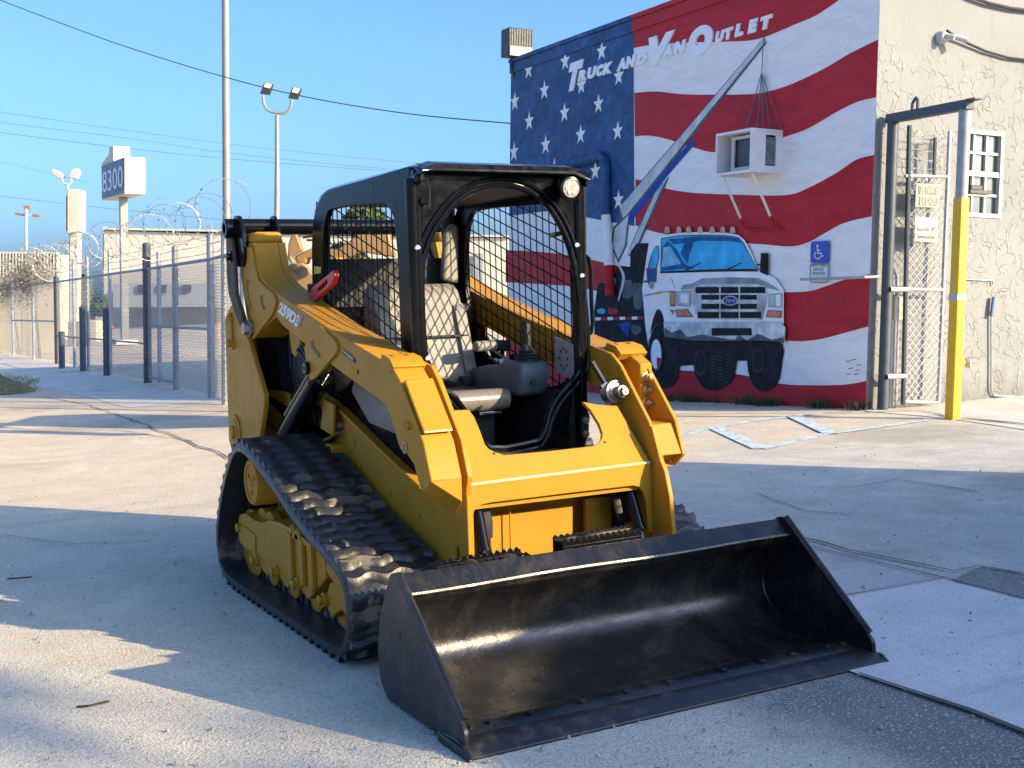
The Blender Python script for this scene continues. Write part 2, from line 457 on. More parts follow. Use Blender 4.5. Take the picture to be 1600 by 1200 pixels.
# ================================================================== building with the painted flag
BF = Matrix(((BM.x, BN.x, UP.x, BK.x), (BM.y, BN.y, UP.y, BK.y), (BM.z, BN.z, UP.z, BK.z), (0, 0, 0, 1)))
BI = BF.inverted()
def wall(px, py, off=0.0):                    # a pixel on the painted wall, in the building's own frame (s, off, h)
    q = BI @ on_plane(px, py, BK + BN * off, BN); return V((q.x, off, q.z))
def side(px, py, off=0.0):                    # a pixel on the stucco wall round the corner
    q = BI @ on_plane(px, py, BK - BM * off, BM); return V((-off, q.y, q.z))
bld = thing("building", "stucco building with a large flag and truck mural on its shaded wall", "building", mat=BF)
def mural_paint(name, col, stroke, lo, hi, sc=(1.2, 1, 2.2)):
    t = NT(name); p = t.pos(True, sc)
    a = t.noise(p, 2.2, 8, .65, 1.2); b = t.noise(p, 14, 5, .6, .5)
    c = t.mix(t.rng(a, .35, .68), tuple(q * lo for q in col), tuple(min(.9, q * hi) for q in col))
    c = t.mix(t.rng(a, .60, .72, 0, .75), c, stroke)
    c = t.mix(t.rng(b, .6, .8, 0, .25), c, stroke)
    rl = t.noise(t.pos(True), 26, 5, .65); fade = t.rng(t.noise(t.pos(True, (.6, 1, 3)), .9, 7, .7), .45, .75, 0, .22)
    c = t.mix(fade, c, tuple(min(.8, q * .7 + .06) for q in col))
    t.set(c, .62, spec=.3); t.bump(t.math('ADD', b, t.math('MULTIPLY', rl, .8)), .55, .010); return t.m
MU = dict(white=mural_paint("mural_white", (.84, .85, .84), (.58, .61, .65), .90, 1.06, (.7, 1, 2.6)),
          red=mural_paint("mural_red", (.44, .010, .018), (.30, .008, .014), .8, 1.25, (.6, 1, 2.4)),
          blue=mural_paint("mural_blue", (.020, .085, .22), (.075, .17, .33), .55, 1.35, (1.3, 1, 1.3)))
def flatpaint(n, c, var=.25, sc=5): return paint("mural_" + n, c, .7, var, sc, spec=.15)
MP = dict(black=flatpaint("black", (.016, .018, .022), .5), grey=flatpaint("grey", (.30, .34, .37), .35, 3), dkgrey=flatpaint("dark_grey", (.10, .12, .135), .4),
          ltgrey=flatpaint("light_grey", (.52, .57, .60), .25, 4), body=flatpaint("truck_white", (.82, .84, .84), .10, 2), sky=flatpaint("glass_blue", (.05, .42, .72), .35, 3),
          deep=flatpaint("glass_deep", (.02, .11, .30), .4, 3), pale=flatpaint("glass_pale", (.20, .50, .72), .3), amber=flatpaint("amber", (.60, .30, .10)), orange=flatpaint("signal_orange", (.55, .22, .13)),
          pink=flatpaint("lamp_pink", (.60, .36, .30)), royal=flatpaint("royal", (.02, .07, .36)), badge=flatpaint("badge_blue", (.03, .05, .22)), red=flatpaint("trim_red", (.40, .03, .05)), tan=flatpaint("trim_tan", (.52, .42, .34)),
          tread=flatpaint('tread', (.038, .042, .048), .4), chrome=flatpaint("chrome", (.52, .57, .58), .5, 4))
HT = 5.36; LW = 9.22; DW = 8.0
mw = MB().prism([(.003, 0, -.6), (LW, 0, -.6), (LW, 0, HT), (.003, 0, HT)], (0, -.25, 0)).build("mural_wall", MU['white'], bld)
# stucco with trowelled ridges
t = NT("trowelled_stucco"); p = t.pos(True)
w = t.noise(p, 3.2, 2, .5); vm = t.n("ShaderNodeVectorMath", operation='ADD'); sv = t.n("ShaderNodeVectorMath", operation='SCALE'); sv.inputs[3].default_value = .38
nz = t.n("ShaderNodeTexNoise"); nz.inputs["Scale"].default_value = 3.4; nz.inputs["Detail"].default_value = 2; t.l(p, nz.inputs["Vector"])
t.l(nz.outputs["Color"], sv.inputs[0]); t.l(p, vm.inputs[0]); t.l(sv.outputs[0], vm.inputs[1])
vo = t.n("ShaderNodeTexVoronoi", feature='DISTANCE_TO_EDGE'); vo.inputs["Scale"].default_value = 6.4; t.l(vm.outputs[0], vo.inputs["Vector"])
gate_n = t.rng(t.noise(p, 5.5, 3, .6), .44, .60)
zs = t.n("ShaderNodeSeparateXYZ"); t.l(p, zs.inputs[0])
band = t.rng(t.math('ADD', zs.outputs[2], t.rng(w, 0, 1, -.4, .4)), 3.9, 4.15, 1, 0)
ridge = t.math('MULTIPLY', t.math('MULTIPLY', t.rng(vo.outputs["Distance"], .0, .075, 1, 0, True), gate_n), t.math('ADD', t.math('MULTIPLY', band, .85), .06))
hgt = t.math('ADD', ridge, t.math('MULTIPLY', t.noise(p, 38, 4, .6), .10))
cw = t.mix(t.rng(t.noise(p, .9, 5, .6), .3, .7), (.205, .21, .20), (.25, .255, .245))
drip = t.noise(t.pos(True, (5, 5, .35)), 1.8, 6, .7)
cw = t.mix(t.rng(drip, .56, .75, 0, .45), cw, (.13, .125, .11))                          # drip stains
gr = t.math('ADD', zs.outputs[2], t.rng(t.noise(p, 4, 5, .7), .2, .8, -.35, .35))
cw = t.mix(t.rng(gr, .0, .45, .55, 0), cw, (.11, .10, .085))                              # splash dirt at the foot
t.set(cw, .85, spec=.2)
t.bump(hgt, .7, .02); M_stucco = t.m
# window opening in the stucco wall
wy0, wy1 = side(1497, 270).y, side(1566, 270).y
wz0, wz1 = side(1536, 340).z, side(1540, 204).z
b = MB().plate([(0, -.0015, -.6), (0, -DW, -.6), (0, -DW, HT), (0, -.0015, HT)], [[(0, wy0, wz0), (0, wy1, wz0), (0, wy1, wz1), (0, wy0, wz1)]], (.25, 0, 0))
sw = b.build("stucco_wall", M_stucco, bld)
MB().box((.25, -DW, HT - .25), (LW - .01, -.26, HT - .1)).build("roof", paint("roof_felt", (.3, .3, .3), .9), bld)
MB().box((LW - .25, -DW, -.6), (LW, -.25, HT)).build("end_wall", M_stucco, bld)
MB().box((0.25, -DW, -.6), (LW - .25, -DW + .25, HT)).build("rear_wall", M_stucco, bld)
# coping strip along the top of the mural wall, painted in the colours below it
sc_x = wall(990, 33).x
MB().box((-.02, -.26, HT - .02), (sc_x, .05, HT + .05)).build("coping", MU['red'], bld, .01)
MB().box((sc_x, -.26, HT - .02), (LW + .03, .05, HT + .05)).build("coping", MU['blue'], bld, .01)
MB().box((-.02, .0, HT - .20), (sc_x, .025, HT - .03)).build("fascia_board", MU['red'], bld, .004)
MB().box((sc_x, .0, HT - .20), (LW + .02, .025, HT - .03)).build("fascia_board", MU['blue'], bld, .004)

def mpoly(name, px, M, off, parent=mw):
    return MB().sheet([wall(a, c, off) for a, c in px]).build(name, M, parent)
def bezier_px(px, n=6):
    """Soft curve through pixel points."""
    P = [V((a, c, 0)) for a, c in px]; out = []
    for i in range(len(P) - 1):
        p0, p1, p2, p3 = P[max(i - 1, 0)], P[i], P[i + 1], P[min(i + 2, len(P) - 1)]
        for k in range(n):
            t = k / n
            q = .5 * ((2 * p1) + (p2 - p0) * t + (2 * p0 - 5 * p1 + 4 * p2 - p3) * t * t + (3 * p1 - p0 - 3 * p2 + p3) * t ** 3)
            out.append((q.x, q.y))
    out.append(px[-1]); return out
b1 = [(990, 75), (1026, 69), (1074, 66.5), (1138, 65), (1173, 63), (1200, 56), (1240, 39), (1275, 24), (1311, 0), (1345, -22), (1375, -38)]
b2 = [(991, 145), (1026, 143), (1064, 147), (1112, 148), (1173, 147), (1204, 142), (1240, 130), (1288, 107), (1327, 84), (1372, 62)]
b3 = [(992, 213), (1014, 212), (1041, 217), (1082, 230), (1118, 238), (1170, 231), (1225, 214), (1262, 201), (1307, 175), (1340, 159), (1369, 152)]
b4 = [(993, 280), (1014, 285), (1038, 294), (1080, 301), (1145, 304), (1226, 305), (1262, 294), (1307, 270), (1337, 250), (1366, 242)]
b5 = [(993, 352), (1030, 364), (1090, 372), (1167, 380), (1195, 382), (1236, 385), (1264, 378), (1291, 363), (1320, 348), (1362, 338)]
b6 = [(790, 391), (850, 394), (911, 403), (967, 416), (1030, 432), (1110, 446), (1180, 455), (1225, 456.5), (1264, 455), (1291, 447), (1320, 437), (1360, 428)]
b7 = [(790, 441), (860, 445), (912, 450), (967, 466), (1030, 490), (1110, 515), (1180, 528), (1226, 532), (1255, 533), (1286, 529), (1320, 520), (1357, 510)]
b8 = [(790, 520), (900, 545), (1000, 570), (1057, 578), (1148, 584), (1217, 599), (1264, 602), (1320, 601), (1354, 595)]
e = .3
def clipx(px, lo=0.0): return px
def stripe(top, bot):
    mpoly("painted_stripe", bezier_px(top) + bezier_px(bot)[::-1], MU['red'], .003)
# top red stripe runs up to the fascia
tp = [(-.001, HT - .03), (sc_x, HT - .03)]
q = [wall(a, c, .003) for a, c in bezier_px(b1)]
q = [p for p in q if p.x > -.02]
MB().sheet([(0.0, .003, q[-1].z), (0.0, .003, HT - .03), (sc_x, .003, HT - .03)] + q).build("painted_stripe", MU['red'], mw)
stripe(b2, b3); stripe(b4, b5); stripe(b6, b7)
gb = [wall(a, c, .003) for a, c in bezier_px(b8)]
MB().sheet(gb + [V((gb[-1].x, .003, -.6)), V((LW, .003, -.6))]).build("painted_stripe", MU['red'], mw)
MB().sheet([(sc_x, .005, HT - .03), (LW - .001, .005, HT - .03), (LW - .001, .005, wall(850, 332).z)] + [wall(a, c, .005) for a, c in [(850, 330), (904, 337), (950, 346), (991, 353)]]).build("painted_canton", MU['blue'], mw)
# stars
STAR = [(183, 275), (412, 222), (640, 158), (282, 405), (513, 372), (747, 315), (620, 490), (187, 598), (408, 545), (508, 682), (740, 660), (290, 745), (600, 908), (745, 1090), (506, 1078), (345, 890), (420, 905), (97, 475), (92, 790), (725, 5)]
for sx, sy in STAR:
    cx, cy = 780 + sx / 4, 40 + sy / 4
    c = wall(cx, cy, .007); rad = (wall(cx, cy - 16.5, .007).z - c.z)
    pts = []
    for k in range(10):
        g = math.radians(90 + 36 * k); q = rad if k % 2 == 0 else rad * .40
        pts.append(V((min(LW - .002, c.x + q * math.cos(g)), .007, min(HT - .03, c.z + q * math.sin(g)))))
    MB().add(pts + [c], [(k, (k + 1) % 10, 10) for k in range(10)]).build("painted_star", MU['white'], mw)
# painted crane and truck, layer over layer of paint
lay = [0]
def tp(name, pts, M, fr='z5', soft=0):
    lay[0] += 1
    sc_ = dict(z5=(920, 330, 3.637), z9=(930, 380, 4.615), px=(0, 0, 1))[fr]
    q = [(sc_[0] + a / sc_[2], sc_[1] + c / sc_[2]) for a, c in pts]
    if soft: q = bezier_px(q + [q[0]], soft)[:-1]
    return mpoly("painted_" + name, q, MP[M] if M in MP else MU[M], .0065 + .00022 * lay[0])
def ell(cx, cy, rx, ry, n=20): return [(cx + rx * math.cos(6.2832 * k / n), cy + ry * math.sin(6.2832 * k / n)) for k in range(n)]
tp("crane_boom", [(1194, 58), (1197, 68), (1100, 190), (1058, 245), (974, 352), (966, 342), (968, 322), (1090, 180)], 'dkgrey', 'px')
tp("crane_boom", [(1193, 60), (1195, 66), (1098, 186), (1056, 240), (974, 342), (968, 324), (1092, 180)], 'ltgrey', 'px')
tp("crane_boom", [(1084, 215), (1085, 226), (1045, 272), (983, 350), (976, 345), (1010, 303), (1062, 240)], 'royal', 'px')
tp("crane_leg", [(1046, 275), (1038, 294), (1000, 381), (986, 402), (981, 398), (985, 384), (1022, 300)], 'dkgrey', 'px')
tp("crane_leg", [(1044, 277), (1034, 293), (997, 379), (984, 398), (982, 394), (986, 384), (1024, 301)], 'ltgrey', 'px')
tp("crane_mast", [(958, 355), (984, 331), (979, 384), (966, 411), (959, 395), (954, 387)], 'dkgrey', 'px')
tp("crane_mast", [(961, 357), (982, 336), (976, 384), (966, 405), (961, 392), (957, 386)], 'ltgrey', 'px')
tp("truck_bed", [(20, 290), (70, 285), (95, 250), (130, 240), (165, 160), (250, 170), (255, 60), (300, 0), (385, 0), (345, 330), (370, 690), (390, 860), (270, 880), (0, 800), (-10, 500)], 'black', 'z9')
for a in ([(200, 270), (260, 270), (270, 380), (200, 390)], [(275, 290), (335, 300), (338, 460), (280, 460)], [(260, 590), (320, 600), (330, 660), (270, 650)]): tp("hydraulic_tank", a, 'dkgrey', 'z9', 4)
tp("hose", [(165, 165), (180, 165), (215, 250), (175, 400), (165, 400), (195, 250)], 'ltgrey', 'z9', 3)
tp("blue_glint", ell(124, 275, 24, 34), 'sky', 'z9'); tp("blue_glint", ell(44, 490, 30, 20), 'sky', 'z9')
tp("red_lamp", [(95, 462), (120, 470), (160, 475), (152, 512), (95, 508)], 'red', 'z9', 3)
for i in range(8): tp("reflector", [(i * 44, 535 - i * 1), (i * 44 + 40, 534 - i), (i * 44 + 40, 556 - i), (i * 44, 557 - i)], 'white' if i % 2 == 0 else 'red', 'z9')
tp("mudflap", [(165, 580), (255, 568), (235, 690)], 'royal', 'z9')
tp("rear_tyre", [(240, 760), (270, 690), (330, 640), (370, 690), (385, 880), (250, 900)], 'black', 'z9', 4)
tp("underbody", [(430, 715), (600, 735), (1080, 740), (1105, 762), (1095, 790), (900, 850), (830, 850), (520, 880), (420, 760)], 'black')
for cl in ([(590, 830), (640, 790), (830, 790), (838, 880), (815, 960), (740, 1015), (660, 1008), (605, 930)], [(900, 800), (930, 760), (1095, 765), (1098, 860), (1075, 970), (1010, 1025), (945, 1000), (905, 910)],
           [(340, 740), (375, 660), (440, 640), (520, 740), (516, 900), (480, 985), (420, 1003), (375, 990), (345, 900)]): tp("tyre", cl, 'black', 'z5', 5)
for cx, cy, h in ((632, 860, 75), (960, 850, 70)):
    tp("tyre_wall", ell(cx, cy, 34, h), 'tread'); tp("tyre_wall", ell(cx, cy - 4, 26, h - 14), 'black')
for x0, x1, y0, y1 in ((690, 815, 815, 985), (1040, 1090, 785, 960), (440, 505, 760, 960)):
    for i in range(9):
        yy = y0 + (y1 - y0) * i / 9
        for j in range(3):
            xa = x0 + (x1 - x0) * j / 3; xb = xa + (x1 - x0) * .26; yj = yy + (j % 2) * 7
            tp("tread_mark", [(xa, yj), (xb, yj + 6), (xb, yj + 12), (xa, yj + 8)], 'tread')
tp("truck_cab", [(345, 165), (420, 138), (500, 124), (640, 118), (780, 122), (848, 134), (885, 162), (930, 250), (962, 335), (1060, 380), (1108, 450), (1108, 640), (430, 628), (408, 566), (385, 560), (365, 610), (345, 690), (325, 690), (303, 440), (330, 250)], 'body')
tp("wheel_arch", [(350, 700), (368, 610), (385, 562), (405, 560), (425, 605), (432, 690), (400, 640), (372, 660)], 'black', 'z5', 3)
tp("wheel_hub", ell(384, 815, 34, 92), 'dkgrey'); tp("wheel_hub", ell(382, 812, 29, 84), 'body')
tp("wheel_hub", [(385, 830), (411, 835), (402, 880), (388, 895)], 'red')
tp("windscreen_seal", [(410, 152), (520, 136), (640, 132), (785, 136), (850, 147), (882, 180), (962, 334), (960, 344), (720, 340), (405, 352)], 'dkgrey')
tp("windscreen", [(416, 156), (520, 143), (640, 139), (780, 142), (845, 151), (873, 180), (952, 326), (720, 328), (412, 342)], 'sky')
tp("glass_shade", [(455, 160), (640, 141), (780, 144), (845, 152), (872, 180), (800, 172), (640, 168), (480, 190)], 'deep')
tp("glass_shade", [(415, 205), (450, 170), (500, 215), (545, 300), (600, 325), (500, 332), (413, 340)], 'deep')
tp("glass_glint", [(424, 205), (462, 200), (525, 300), (415, 318)], 'pale')
tp("glass_shade", [(560, 150), (608, 148), (575, 240), (560, 300), (520, 240)], 'deep')
tp("glass_glint", [(620, 180), (780, 170), (850, 190), (920, 300), (640, 310)], 'sky', 'z5', 4)
for a in ([(545, 334), (635, 290), (640, 294), (560, 336)], [(780, 330), (865, 292), (869, 297), (795, 332)], [(408, 342), (720, 332), (958, 330), (960, 341), (720, 344), (406, 353)]): tp("wiper", a, 'black')
tp("side_window", [(378, 200), (396, 198), (400, 255), (384, 330), (352, 410), (336, 410), (334, 330), (355, 245)], 'dkgrey', 'z5', 4)
tp("side_window", [(378, 206), (392, 204), (395, 255), (380, 320), (360, 325), (347, 320), (360, 245)], 'sky', 'z5', 3)
tp("side_mirror", [(326, 322), (388, 326), (384, 404), (300, 406), (300, 396), (330, 392)], 'dkgrey')
tp("side_mirror", [(338, 332), (382, 336), (376, 392), (340, 390)], 'deep'); tp("side_mirror", ell(356, 420, 14, 22), 'grey')
tp("far_mirror", [(978, 238), (1018, 238), (1021, 250), (1018, 366), (972, 346), (974, 310), (950, 306), (950, 300), (974, 300)], 'black')
tp("door_line", [(310, 475), (375, 462), (430, 452), (470, 455), (470, 462), (430, 462), (312, 486)], 'tan'); tp("door_line", [(378, 460), (416, 454), (418, 466), (380, 474)], 'amber')
tp("door_gap", [(455, 375), (475, 390), (492, 440), (489, 440), (470, 392)], 'grey')
tp("hood_scoop", [(520, 448), (535, 420), (595, 408), (640, 382), (800, 376), (960, 380), (1012, 402), (1050, 425), (1090, 452), (1020, 440), (960, 415), (640, 415), (592, 440)], 'grey')
tp("grille_frame", [(588, 440), (600, 425), (700, 418), (900, 418), (1000, 424), (1016, 440), (1012, 510), (985, 618), (620, 614), (588, 520)], 'chrome')
for x0, x1, y0, y1 in ((606, 1004, 430, 466), (640, 955, 475, 503), (640, 955, 526, 556), (618, 980, 572, 608)):
    for a, c in ((x0, 741), (749, 851), (859, x1)): tp("grille_slot", [(a, y0), (c, y0), (c, y1), (a, y1)], 'black')
tp("badge", ell(803, 508, 44, 28), 'ltgrey'); tp("badge", ell(803, 508, 38, 23), 'badge')
lay[0] += 3; lo = .0065 + .00022 * lay[0]
Z5 = lambda a, c: wall(920 + a / 3.637, 330 + c / 3.637, lo)
glyph("Ford", Z5(778, 518), Z5(828, 516), Z5(782, 497), "badge_script", MP['ltgrey'], mw, .0)
for a, c in (([(495, 457), (580, 450), (580, 542), (500, 536)], 'grey'), ([(503, 464), (573, 458), (573, 534), (507, 528)], 'ltgrey'), ([(520, 475), (560, 472), (560, 520), (522, 518)], 'body'),
             ([(1020, 470), (1097, 466), (1097, 547), (1020, 545)], 'grey'), ([(1028, 476), (1056, 475), (1056, 538), (1028, 537)], 'ltgrey'), ([(1062, 474), (1090, 473), (1090, 540), (1062, 540)], 'body')): tp("headlamp", a, c)
for a in ([(459, 453), (490, 455), (490, 540), (461, 538)], [(490, 560), (560, 555), (592, 600), (500, 602)], [(458, 560), (484, 562), (480, 588)], [(1017, 562), (1097, 566), (1092, 606), (1005, 602)]):
    tp("signal_lamp", a, 'dkgrey'); cx = sum(p[0] for p in a) / len(a); cy = sum(p[1] for p in a) / len(a)
    tp("signal_lamp", [(cx + (x - cx) * .85, cy + (y - cy) * .82) for x, y in a], 'orange' if cy > 540 else 'amber')
tp("bumper", [(425, 640), (500, 628), (1090, 632), (1117, 660), (1112, 752), (1075, 738), (850, 728), (600, 732), (430, 712)], 'chrome')
tp("bumper", [(425, 628), (1098, 628), (1100, 640), (425, 640)], 'ltgrey')
tp("bumper_shade", [(430, 660), (470, 690), (520, 670), (560, 715), (640, 700), (830, 735), (850, 700), (900, 735), (960, 695), (1040, 730), (1108, 715), (1110, 752), (1075, 740), (850, 732), (600, 736), (430, 714)], 'dkgrey')
tp("bumper_slot", [(697, 664), (925, 664), (928, 705), (700, 708)], 'black')
for x in (445, 511, 567, 632, 700, 760, 817): tp("roof_lamp", [(x - 14, 124), (x - 12, 96), (x, 86), (x + 12, 96), (x + 14, 122)], 'pink', 'z5', 3)
for a, c in (((1193, 62), (1190, 114)), ((1190, 114), (1166, 200)), ((1190, 114), (1182, 205)), ((1190, 114), (1192, 205)), ((1190, 114), (1204, 205)), ((1190, 114), (1221, 203))):
    tp("hoist_line", [(a[0] - .7, a[1]), (a[0] + .7, a[1]), (c[0] + .7, c[1]), (c[0] - .7, c[1])], 'dkgrey', 'px')
for k, (x, y) in enumerate(((1322, 565), (1330, 562), (1338, 570), (1325, 576), (1336, 578), (1322, 584), (1334, 585))):
    tp("signature_stroke", [(x, y), (x + 7, y - 2 + k % 3), (x + 8, y - 1 + k % 3), (x + 1, y + 1.3)], 'dkgrey', 'px')
# painted drain pipe on the canton
pts = [wall(850, 268, .08), wall(925, 247, .08), wall(938, 243, .08), wall(944, 250, .08), wall(945.5, 262, .08), wall(947, 335, .08)]
MB().tube(pts, .075, 10).build("drain_pipe", MU['blue'], bld)
low = [wall(947, 336, .08), wall(951, 415, .08)]
MB().tube(low, .075, 10).build("drain_pipe", MU['white'], bld)
low = [wall(951, 416, .08), wall(953, 462, .08)]
MB().tube(low, .075, 10).build("drain_pipe", MU['red'], bld)

# raised lettering across the mural
M_letter = paint("letter_white", (.80, .82, .84), .5, .06)
sg = thing("wall_lettering", "white slanted lettering across the top of the flag mural reading TRUCK AND VAN OUTLET", "sign", BF @ wall(1000, 110), None)
sg.matrix_world = BF.copy(); 
LT = [("T", (98, 612), (182, 585), (136, 418)), ("R", (183, 540), (240, 524), (196, 465)), ("U", (240, 525), (294, 510), (255, 447)), ("C", (300, 508), (346, 495), (312, 432)), ("K", (348, 497), (404, 480), (362, 418)),
      ("A", (438, 472), (500, 452), (452, 392)), ("N", (497, 455), (550, 440), (511, 372)), ("D", (567, 432), (632, 415), (581, 358)), ("V", (600, 462), (770, 412), (650, 252)), ("A", (738, 388), (806, 366), (755, 302)),
      ("N", (815, 362), (880, 342), (831, 277)), ("O", (900, 388), (1060, 342), (922, 192)), ("U", (1083, 287), (1135, 271), (1097, 210)), ("T", (1140, 270), (1195, 252), (1150, 192)), ("L", (1215, 247), (1266, 232), (1231, 160)),
      ("E", (1300, 226), (1352, 210), (1318, 132)), ("T", (1375, 205), (1448, 183), (1392, 113))]
for ch, a, c, d in LT:
    q = [wall(860 + x / 4.2105, y / 4.2105, .012) for x, y in (a, c, d)]
    me = text_mesh(ch, .085, 0, .006)
    xs_ = [v.co.x for v in me.vertices]; ys_ = [v.co.y for v in me.vertices]
    x0, x1, y0, y1 = min(xs_), max(xs_), min(ys_), max(ys_)
    for v in me.vertices:
        A = (v.co.x - x0) / (x1 - x0); Bv = (v.co.y - y0) / (y1 - y0)
        v.co = q[0] + (q[1] - q[0]) * A + (q[2] - q[0]) * Bv + V((0, v.co.z * 2.5, 0))
    me.materials.clear(); me.materials.append(M_letter)
    link("letter", me, sg)

# window in the stucco wall
M_frame = paint("window_frame_white", (.44, .43, .40), .5, .06)
t = NT("window_glass"); t.set((.085, .105, .105), .05, spec=.7); M_glass = t.m
win = thing("window", "white framed twelve pane sash window in the sunlit stucco wall", "window", mat=BF)
wm = (wz0 + wz1) / 2
def wbox(y0, y1, z0, z1, x0=.03, x1=.09): return MB().box((x0, min(y0, y1), z0), (x1, max(y0, y1), z1))
fb = MB().plate([(-.015, wy0, wz0), (-.015, wy1, wz0), (-.015, wy1, wz1), (-.015, wy0, wz1)], [[(-.015, wy0 - .05, wz0 + .05), (-.015, wy1 + .05, wz0 + .05), (-.015, wy1 + .05, wz1 - .05), (-.015, wy0 - .05, wz1 - .05)]], (.09, 0, 0)).build("frame", M_frame, win)
wbox(wy0 - .04, wy1 + .04, wm - .03, wm + .03, -.005, .08).build("meeting_rail", M_frame, win)
cols = [wy0 - .05 + (wy1 - wy0 + .1) * i / 3 for i in range(4)]
for (z0, z1) in ((wm + .03, wz1 - .05), (wz0 + .05, wm - .03)):
    zm = (z0 + z1) / 2
    wbox(wy0 - .05, wy1 + .05, zm - .015, zm + .015, .012, .06).build("glazing_bar", M_frame, win)
    for c in cols[1:3]: wbox(c - .015, c + .015, z0, z1, .01, .062).build("glazing_bar", M_frame, win)
    for i in range(3):
        for a, c in ((z0, zm), (zm, z1)): wbox(cols[i], cols[i + 1], a, c, .045, .05).build("pane", M_glass, win)
MB().box((.16, wy1, wz0), (.17, wy0, wz1)).build("blind", paint("curtain", (.35, .37, .38), .9), win)

# ================================================================== fixtures on the building
ac = thing("air_conditioner", "white window air conditioner box sticking out of the flag mural on two braces", "air conditioner", mat=BF)
a0 = wall(1224, 200); d = .30
for _ in range(40):
    if wall(1175.5, 199, d).x > a0.x: d += .012
s0, s1 = a0.x, wall(1118.6, 211, d).x
z1_, z0_ = wall(1175.5, 199, d).z, wall(1175.5, 268, d).z
M_ac = paint("ac_white", (.74, .75, .74), .45, .08, 5, dirt=(.45, .38, .28), dirt_at=(.7, .85))
th = .035
MB().box((s0, 0, z1_ - th), (s1, d, z1_)).build("case", M_ac, ac, .006)
MB().box((s0, 0, z0_), (s1, d, z0_ + th)).build("case", M_ac, ac, .006)
MB().box((s1 - th, 0, z0_ + th), (s1, d, z1_ - th)).build("case", M_ac, ac)
w_ = s0 + .001
MB().plate([(w_, 0, z0_ + th), (w_, d, z0_ + th), (w_, d, z1_ - th), (w_, 0, z1_ - th)], [[(w_, .10, z0_ + .09), (w_, d * .55, z0_ + .09), (w_, d * .55, z1_ - .07), (w_, .10, z1_ - .07)]], (th, 0, 0)).build("case", M_ac, ac, .003)
M_coil = paint("coil_dark", (.045, .055, .06), .5); M_fin = paint("coil_fin", (.30, .36, .38), .4, .4, 12, metal=.3)
for i in range(16):
    z = z0_ + .11 + (z1_ - z0_ - .2) * i / 16
    MB().box((w_ + .008, .10, z), (w_ + .03, d * .55, z + .010)).build("fin", M_fin, ac)
MB().box((s0 + .06, .05, z0_ + .05), (s1 - .22, d - .14, z1_ - .08)).build("coil", M_coil, ac)
MB().plate([(s0 + .06, d - .12, z0_ + .05), (s1 - .2, d - .12, z0_ + .05), (s1 - .2, d - .12, z1_ - .06), (s0 + .06, d - .12, z1_ - .06)], [[(s0 + .10, d - .12, z0_ + .09), (s1 - .26, d - .12, z0_ + .09), (s1 - .26, d - .12, z1_ - .10), (s0 + .10, d - .12, z1_ - .10)]], (0, .02, 0)).build("coil_frame", paint("ac_grey", (.5, .5, .48), .6), ac)
for s in (s0 + .08, s1 - .06):
    MB().tube([(s, d - .08, z0_ - .005), (s - .0, .10, z0_ - .52)], .018, 6).build("brace", M_ac, ac)
    MB().tube([(s, .10, z0_ - .52), (s - .02, .04, z0_ - .66), (s - .14, .03, z0_ - .68)], .018, 6).build("brace_foot", MU['red'], ac)
MB().tube([(s0 - .06, .03, z0_ - .68), (s1 - .2, .03, z0_ - .68)], .014, 6).build("brace_bar", MU['red'], ac)

ps = thing("parking_sign", "blue wheelchair parking sign above a white text plate on the mural wall", "sign", mat=BF)
def rrect(x0, x1, z0, z1, r_, off):
    out = []
    for cx, cz, a in ((x1 - r_, z1 - r_, 0), (x0 + r_, z1 - r_, 90), (x0 + r_, z0 + r_, 180), (x1 - r_, z0 + r_, 270)):
        out += [(p[0], off, p[1]) for p in arc((cx, cz), r_, a, a + 90, 4)]
    return out
A = wall(1267, 377.5, .03); Bq = wall(1296, 376.5, .03); Cq = wall(1267, 411, .03); D = wall(1265, 442, .03)
xl, xr = A.x, Bq.x
M_blue = paint("sign_blue", (.02, .05, .42), .35, .05); M_swh = paint("sign_white", (.68, .70, .68), .4, .05)
M_ink = paint("sign_ink", (.03, .03, .03), .6); M_alu = paint("galvanised", (.42, .43, .44), .45, .15, 8, metal=.6)
MB().prism(rrect(xr, xl, Cq.z, A.z, .03, .03), (0, -.004, 0)).build("blue_plate", M_blue, ps)
MB().prism(rrect(xr, xl, D.z, Cq.z - .005, .03, .03), (0, -.004, 0)).build("text_plate", M_swh, ps)
fr = rrect(xr + .008, xl - .008, D.z + .008, Cq.z - .013, .025, .032)
MB().tube(fr, .004, 4, True).build("border", M_ink, ps)
